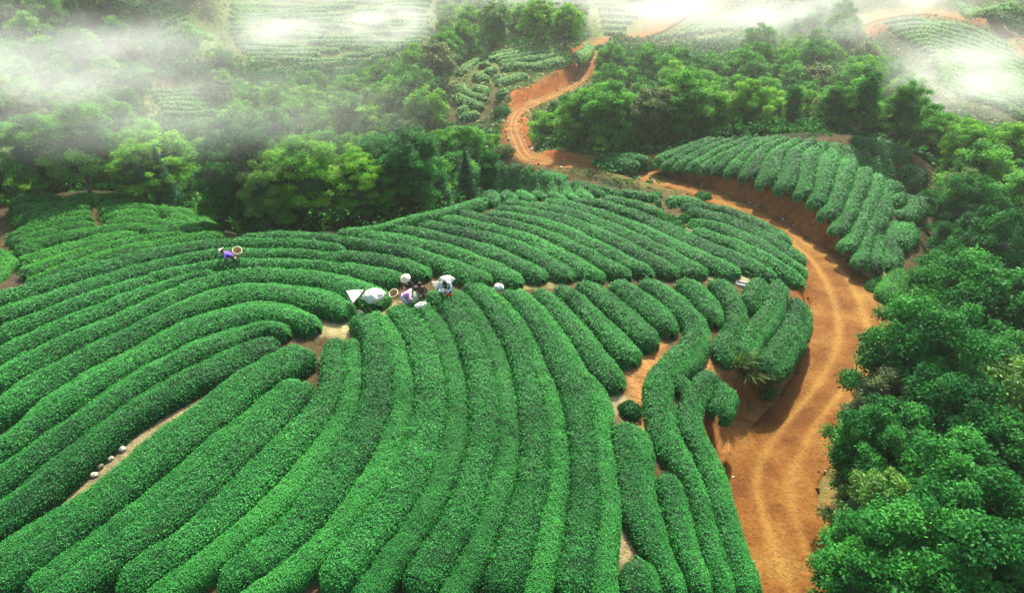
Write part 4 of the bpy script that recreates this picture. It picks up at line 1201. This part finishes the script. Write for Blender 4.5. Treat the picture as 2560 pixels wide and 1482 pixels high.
grass_clump(1838, 905, 260, 1.2, .9, 'smaller grass clump between two hedge ends above the big one', seed=4)
grass_clump(1905, 960, 240, .9, 1.0, 'low grass clump on the brink of the red cutting', seed=5)
grass_clump(1420, 600, 2, .1, .5, 'x', seed=6) if False else None
# round clipped bushes
def bush(u, v, r_, lab, mtl=M_TEA, seed=0, lf=.14, name='tea_bush', cat='bush', group=None):
    rn = np.random.default_rng(seed)
    n = int(2 * math.pi * r_ * r_ * 1.5 / (.25 * lf * lf))
    d = rn.normal(size=(n, 3)); d /= np.linalg.norm(d, axis=1)[:, None]; d[:, 2] = np.abs(d[:, 2])
    f = 1 + .18 * fbm(d[:, 0] * 2, d[:, 1] * 2, d[:, 2] * 2, seed=seed)
    P = d * f[:, None] * np.array([r_, r_, r_ * .85]) * rn.uniform(.9, 1.05, n)[:, None]
    V, F = leaves_from(P, d, np.full(n, lf), rn, .52, .55)
    core = Mesh().blob((r_ * .86, r_ * .86, r_ * .72), .15, 2, seed, 18, 12)
    cV, cF = np.vstack(core.V), np.vstack(core.Q)
    me = np_mesh(name, np.vstack([V, cV]), [F, cF + len(V)], [mtl, M_CORE], np.r_[np.clip(rn.normal(.5, .17, n), 0, 1), np.full(len(cF), .2)], np.r_[np.zeros(len(F)), np.ones(len(cF))])
    o = link(name, me); place(o, u, v, r_ * .5)
    return tag(o, lab, cat, group)
BUSH = [(125, 506, .9, 'dark round bush on top of the bright far-left knoll', M_T1), (1668, 548, .8, 'round bush at the left rim of the gap in the upper rows', M_T1), (1690, 560, .6, 'small bright bush in the middle of the gap in the upper rows', M_TEAY),
 (1712, 545, .6, 'dark little bush at the upper rim of the gap in the upper rows', M_T1), (1745, 560, .8, 'broad bush at the right rim of the gap in the upper rows', M_TEA), (1760, 488, .7, 'round tea bush beside the road above the upper rows', M_TEA),
 (1640, 486, .55, 'small round tea bush next to the road shoulder', M_TEA), (2185, 715, .6, 'dark scrubby bush on bare earth left of the lone bright hedge', M_T1), (2195, 700, .4, 'small scrub beside the lone bright hedge', M_T1),
 (1255, 275, 1.3, 'dark bush at the foot of the knoll beside the road', M_T1), (1500, 118, 1.1, 'left one of two round bushes at the far end of the road', M_T1), (1522, 114, 1.1, 'right one of two round bushes at the far end of the road', M_T1),
 (45, 535, .8, 'pale bush at the left shoulder of the knoll', M_T1), (60, 522, .6, 'bush behind the pale one at the knoll shoulder', M_T1), (1262, 372, 1.0, 'brown brush heap left of the road bend', M_T3),
 (1918, 975, .5, 'leafy shrub hanging over the cutting edge by the dry grass', M_T2), (1575, 1020, .5, 'dark shrub in the eroded gully between hedges', M_T1)]
for i, (u, v, r_, lb, m_) in enumerate(BUSH): bush(u, v, r_, lb, m_, 60 + i)
for i, (u, v) in enumerate([(1500, 404), (1530, 406), (1560, 410), (1590, 414), (1615, 418)]):
    bush(u, v, .75, 'round tea bush lining the upper edge of the road, %s from the left' % nth(i), M_TEA, 90 + i, group='round bushes above the road')
# loose stones and clods along the road and its cuttings
rk = [Mesh().blob((1, .85, .65), .4, 1.7, 200 + i, 10, 7).mesh('stone', M_ROAD if i % 2 else M_STONE) for i in range(4)]
Rr = np.random.default_rng(8); kk = 0
for i in range(3000):
    if kk >= 110: break
    j = Rr.integers(0, len(ROADS[0][0]) * 2 // 3); sd_ = Rr.choice([-1, 1]); c = ROADS[0][0][j]; e = ROADS[0][1 if sd_ < 0 else 2][j]
    p = c + (e - c) * Rr.uniform(.75, 1.25)
    r_ = Rr.uniform(.035, .12) * (1 if p[1] < 60 else 2.0)
    if p[1] > 60 and Rr.random() < .2: continue
    o = link('stone', rk[kk % 4]); o.scale = (r_, r_, r_); o.rotation_euler = (Rr.random(), Rr.random(), Rr.random() * 6)
    o.location = (p[0], p[1], float(height(np.array([p[0]]), np.array([p[1]]))[0]) + .1 + r_ * .3)
    tag(o, 'loose stone or clod lying on or beside the dirt road', 'stone', 'loose stones along the dirt road'); kk += 1

# ------------------------------------------------------------------ people
def skin_mesh(name, joints, edges, m, sub=2):
    """joints: list of (pos, radius or (rx, ry)); one continuous skinned surface"""
    me = bpy.data.meshes.new('tmp')
    me.from_pydata([tuple(j[0]) for j in joints], edges, [])
    o = bpy.data.objects.new('tmp', me); COL.objects.link(o)
    md = o.modifiers.new('s', 'SKIN'); md.use_smooth_shade = True
    for i, j in enumerate(joints):
        r_ = j[1] if isinstance(j[1], tuple) else (j[1], j[1])
        me.skin_vertices[0].data[i].radius = r_
        me.skin_vertices[0].data[i].use_root = (i == 0)
    ms = o.modifiers.new('u', 'SUBSURF'); ms.levels = sub; ms.render_levels = sub
    dg = bpy.context.evaluated_depsgraph_get()
    out = bpy.data.meshes.new_from_object(o.evaluated_get(dg))
    out.name = name
    bpy.data.objects.remove(o)
    out.materials.clear(); out.materials.append(m)
    return out
def rotx(v, a):
    c, s = math.cos(a), math.sin(a); x, y, z = v
    return np.array([x, y * c - z * s, y * s + z * c])
def person(u, v, h, rz, bend, head_bend, hands, lab, shirt, trousers, hip=.84, hat=False, hair=True, scale=1.0, sleeve=.95, sleeve_skin=False, lift=0):
    """local frame: faces +Y, feet at z=0"""
    root = empty('person', (0, 0, 0), rz, lab, 'person')
    P = np.array([0, 0, hip]); ax = rotx((0, 0, 1), -bend); hx = rotx((0, 0, 1), -head_bend); fw = rotx((0, 1, 0), -head_bend)
    waist = P + ax * .14; chest = P + ax * .36; neck = P + ax * .53; skull = neck + hx * .14; crownp = neck + hx * .25
    J = [(P, (.15, .12)), (waist, (.125, .10)), (chest, (.155, .11)), (neck - ax * .04, (.07, .06)), (neck + hx * .03, .05), (skull - hx * .02 + fw * .01, (.085, .085)), (crownp - hx * .04, (.075, .085))]
    E = [(0, 1), (1, 2), (2, 3), (3, 4), (4, 5), (5, 6)]
    J.append((skull + fw * .105 - hx * .02, .014)); E.append((5, 7))
    SH, ARM = [], []
    for s, hd_ in zip((-1, 1), hands):
        sh = chest + ax * .10 + np.array([s * .19, 0, 0]); hd_ = np.array(hd_, float)
        mid = (sh + hd_) / 2; L1 = .28; L2 = .25; dd = np.linalg.norm(hd_ - sh)
        dd = min(dd, .52); hd_ = sh + (hd_ - sh) / np.linalg.norm(hd_ - sh) * dd
        mid = (sh + hd_) / 2; out = np.array([s * .8, -.35, -.2]); out /= np.linalg.norm(out)
        elb = mid + out * math.sqrt(max(.0, .265 ** 2 - (dd / 2) ** 2))
        i0 = len(J)
        J += [(sh, .055), (elb, .042), (hd_, (.028, .022))]
        E += [(2, i0), (i0, i0 + 1), (i0 + 1, i0 + 2)]
        f = (hd_ - elb); f /= np.linalg.norm(f); sd2 = np.cross(f, (0, 0, 1)); sd2 /= np.linalg.norm(sd2) + 1e-6; dn = np.cross(sd2, f)
        palm = hd_ + f * .055; J.append((palm, (.036, .018))); E.append((i0 + 2, i0 + 3))
        for q, (lt, ln) in enumerate([(-.026, .075), (-.009, .085), (.009, .08), (.026, .062)]):
            b1 = palm + f * .035 + sd2 * lt; b2 = b1 + f * ln * .5 - dn * .012; b3 = b2 + f * ln * .35 - dn * .03
            k0 = len(J); J += [(b1, .010), (b2, .009), (b3, .007)]; E += [(i0 + 3, k0), (k0, k0 + 1), (k0 + 1, k0 + 2)]
        k0 = len(J); b1 = palm - sd2 * s * .035 + f * .0; b2 = b1 + f * .035 - sd2 * s * .02 - dn * .015
        J += [(b1, .012), (b2, .009)]; E += [(i0 + 3, k0), (k0, k0 + 1)]
        ARM.append((sh, elb, hd_))
    LEG = []
    for s in (-1, 1):
        hp = P + np.array([s * .09, 0, -.04]); ft = np.array([s * .13, .02, .06]); L_ = .42
        mid = (hp + ft) / 2; d_ = np.linalg.norm(hp - ft); kn = mid + np.array([s * .05, 1, 0]) / 1.0 * math.sqrt(max(0, .42 ** 2 - (d_ / 2) ** 2)) if d_ < .84 else mid + np.array([0, .02, 0])
        i0 = len(J); J += [(hp, .085), (kn, .055), (ft, .038), (ft + np.array([0, .15, -.03]), .032)]
        E += [(0, i0), (i0, i0 + 1), (i0 + 1, i0 + 2), (i0 + 2, i0 + 3)]
        LEG.append((hp, kn, ft))
    link('body', skin_mesh('body', J, E, M_SKIN), root)
    # shirt and trousers follow the same joints a little larger
    SJ = [(P + ax * .02, (.17, .14)), (waist, (.15, .125)), (chest, (.18, .135)), (neck - ax * .05, (.08, .075))]; SE = [(0, 1), (1, 2), (2, 3)]
    for sh, elb, hd_ in ARM:
        i0 = len(SJ); e2 = elb + (hd_ - elb) * (sleeve if sleeve > .5 else .12)
        SJ += [(sh, .075), (elb, .06), (e2, .045)]; SE += [(2, i0), (i0, i0 + 1), (i0 + 1, i0 + 2)]
    link('shirt', skin_mesh('shirt', SJ, SE, shirt), root)
    TJ = [(P + ax * .04, (.155, .13)), (P - ax * .04, (.16, .13))]; TE = [(0, 1)]
    for hp, kn, ft in LEG:
        i0 = len(TJ); TJ += [(hp, .105), (kn, .075), (ft + np.array([0, 0, .05]), .06)]; TE += [(1, i0), (i0, i0 + 1), (i0 + 1, i0 + 2)]
    link('trousers', skin_mesh('trousers', TJ, TE, trousers), root)
    Rm = np.eye(4); Rm[:3, 0] = (1, 0, 0); Rm[:3, 1] = fw; Rm[:3, 2] = hx
    if hair and not hat:
        Rm[:3, 3] = skull + hx * .035 - fw * .02
        Mesh().blob((.108, .118, .115), .08, 3, 5, 20, 14).obj('hair', M_HAIR, root, xf=Rm)
        Rm[:3, 3] = skull - fw * .11 - hx * .04
        Mesh().blob((.05, .05, .05), .1, 3, 6, 12, 8).obj('hair_bun', M_HAIR, root, xf=Rm)
    if hat:
        Rm[:3, 3] = skull + hx * .02 - fw * .02
        Mesh().blob((.1, .11, .1), .05, 3, 5, 16, 10).obj('hair', M_HAIR, root, xf=Rm)
        Rm[:3, 3] = skull + hx * .04
        Mesh().lathe([(.003, .17), (.05, .155), (.10, .11), (.125, .055), (.25, .0), (.245, -.012), (.12, .04), (.09, .095), (.003, .15)], 28).obj('sun_hat', M_STRAW, root, xf=Rm)
        Mesh().tube([skull + np.array([.09, 0, .02]), skull + fw * .05 - hx * .13, skull + np.array([-.09, 0, .02])], .006, 5).obj('chin_strap', M_DARK, root)
    for s in (-1, 1):
        Rm[:3, 3] = skull + fw * .088 + hx * .005 + np.array([s * .033, 0, 0])
        Mesh().blob((.011, .007, .009), 0, 1, 0, 8, 6).obj('eye', M_DARK, root, xf=Rm)
        Rm[:3, 3] = skull - fw * .0 - hx * .015 + np.array([s * .09, 0, 0])
        Mesh().blob((.012, .025, .034), .1, 2, 0, 10, 8).obj('ear', M_SKIN, root, xf=Rm)
    Rm[:3, 3] = skull + fw * .09 - hx * .055
    Mesh().blob((.025, .008, .008), 0, 1, 0, 10, 6).obj('mouth', M_PINK, root, xf=Rm)
    p = hit(u, v, h)
    root.location = (p[0], p[1], float(hfast(p[0], p[1])) + lift)
    root.scale = (scale,) * 3
    return root
pa = person(584, 636, 1.0, 1.57, 1.0, 1.1, ((-.16, .42, .82), (.16, .44, .80)), 'person in purple and wide pale hat, bending into the tea row, basket on back', M_PURP, M_DARK, hat=True, lift=0, hip=.78)
b = empty('wicker_basket', (0, 0, 0), 0, 'large open wicker basket on the back of the picker in purple', 'basket')
basket(b, .24, .38)
pl = pa.location
b.location = (pl[0] + .22, pl[1] - .02, pl[2] + .95); b.rotation_euler = (.42, .25, 0)
person(1022, 712, 1.1, 2.8, .35, .55, ((-.18, .36, .9), (.18, .34, .88)), 'person in dark clothes and wide cream hat standing behind the green sack', M_DARK, M_DARK, hat=True, lift=.05)
person(1006, 738, 1.0, -2.5 + 1.57 * .6, 1.05, .95, ((-.25, .5, .75), (.3, .55, .85)), 'person in a pink shirt bending over towards the green sack, black hair', M_PINK, M_LILAC, lift=.1)
person(1053, 722, 1.05, 3.1, .45, .75, ((-.08, .38, .95), (.08, .38, .95)), 'person in a dark brown shirt with both hands together, head bowed, black hair', M_BROWN, M_DARK, lift=.0)
person(1120, 716, 1.05, 3.0, 1.0, 1.15, ((-.1, .62, .72), (.1, .62, .70)), 'person in a pale blue shirt with black hair bending forward, both arms reaching down', M_BLUE, M_DARK, lift=.3)
sack('cloth_bag', 1117, 700, (.3, .2, .16), M_CLOTHW, 'loose white cloth bag heaped on the back of the picker in pale blue', 'bag', 31, 1.25, .35, 1.25, .1, neck=False)

# ------------------------------------------------------------------ air: even haze and drifting mist
m, t_, b_ = mat('haze_air')
t_.nodes.remove(b_)
pv_ = t_.nodes.new('ShaderNodeVolumePrincipled')
pv_.inputs['Color'].default_value = (.93, .97, .86, 1)
pv_.inputs['Density'].default_value = .0004
pv_.inputs['Anisotropy'].default_value = .45
t_.links.new(pv_.outputs[0], t_.nodes['Material Output'].inputs['Volume'])
hz = boxv(Mesh(), (0, 190, 10), (900, 760, 130)).obj('haze', m, smooth=False)
tag(hz, kind='stuff')

def mist(u, v, lift, rad, dens, seed):
    m, t_, b_ = mat('mist_air')
    N, L = t_.nodes, t_.links
    N.remove(b_)
    tc = N.new('ShaderNodeTexCoord')
    no = N.new('ShaderNodeTexNoise'); no.inputs['Scale'].default_value = 1.9; no.inputs['Detail'].default_value = 5; no.inputs['Roughness'].default_value = .6
    mp = N.new('ShaderNodeMapping'); mp.inputs['Location'].default_value = (seed * 3.1, seed, 0)
    L.new(tc.outputs['Object'], mp.inputs[0]); L.new(mp.outputs[0], no.inputs['Vector'])
    ln = N.new('ShaderNodeVectorMath'); ln.operation = 'LENGTH'; L.new(tc.outputs['Object'], ln.inputs[0])
    fo = N.new('ShaderNodeMapRange'); fo.interpolation_type = 'SMOOTHSTEP'
    fo.inputs[1].default_value = .1; fo.inputs[2].default_value = .98; fo.inputs[3].default_value = 1; fo.inputs[4].default_value = 0
    L.new(ln.outputs['Value'], fo.inputs[0])
    nr_ = N.new('ShaderNodeMapRange'); nr_.inputs[1].default_value = .42; nr_.inputs[2].default_value = .68; nr_.inputs[3].default_value = .03; nr_.inputs[4].default_value = 2.0
    L.new(no.outputs['Fac'], nr_.inputs[0])
    a = N.new('ShaderNodeMath'); a.operation = 'MULTIPLY'; L.new(fo.outputs[0], a.inputs[0]); L.new(nr_.outputs[0], a.inputs[1])
    a2 = N.new('ShaderNodeMath'); a2.operation = 'MULTIPLY'; L.new(a.outputs[0], a2.inputs[0]); a2.inputs[1].default_value = dens
    pv = N.new('ShaderNodeVolumePrincipled'); pv.inputs['Color'].default_value = (1, 1, .96, 1); pv.inputs['Anisotropy'].default_value = .45
    L.new(a2.outputs[0], pv.inputs['Density']); L.new(pv.outputs[0], N['Material Output'].inputs['Volume'])
    mb = Mesh().blob((1, 1, 1), 0, 1, 0, 24, 14)
    o = mb.obj('mist', m)
    p = hit(u, v, lift)
    o.location = p; o.scale = rad
    tag(o, kind='stuff')
    return o
MIST = [(230, 150, 10, (12, 9, 4.3), .042, 1), (0, 150, 10, (8, 9, 5), .042, 2), (140, 265, 10, (10, 7, 2.6), .02, 3), (690, 80, 8, (14, 14, 6.5), .045, 4), (965, 60, 8, (14, 14, 6.5), .045, 5), (540, 225, 9, (14, 9, 4.5), .03, 6),
 (1640, 20, 5, (26, 18, 8), .022, 7), (1980, 45, 9, (24, 18, 8), .028, 8), (2430, 205, 8, (15, 13, 7), .06, 9), (1350, 0, 6, (24, 16, 8), .025, 11), (2250, 15, 5, (28, 16, 8), .025, 12),
 (820, 15, 9, (52, 30, 11), .010, 13), (1750, 15, 10, (56, 30, 12), .009, 14), (2400, 140, 7, (30, 24, 8), .010, 16)]
for a in MIST: mist(*a)
veil = mist(700, 100, 8, (78, 30, 12), .006, 18)
veil.location = (-28, 150, -3)
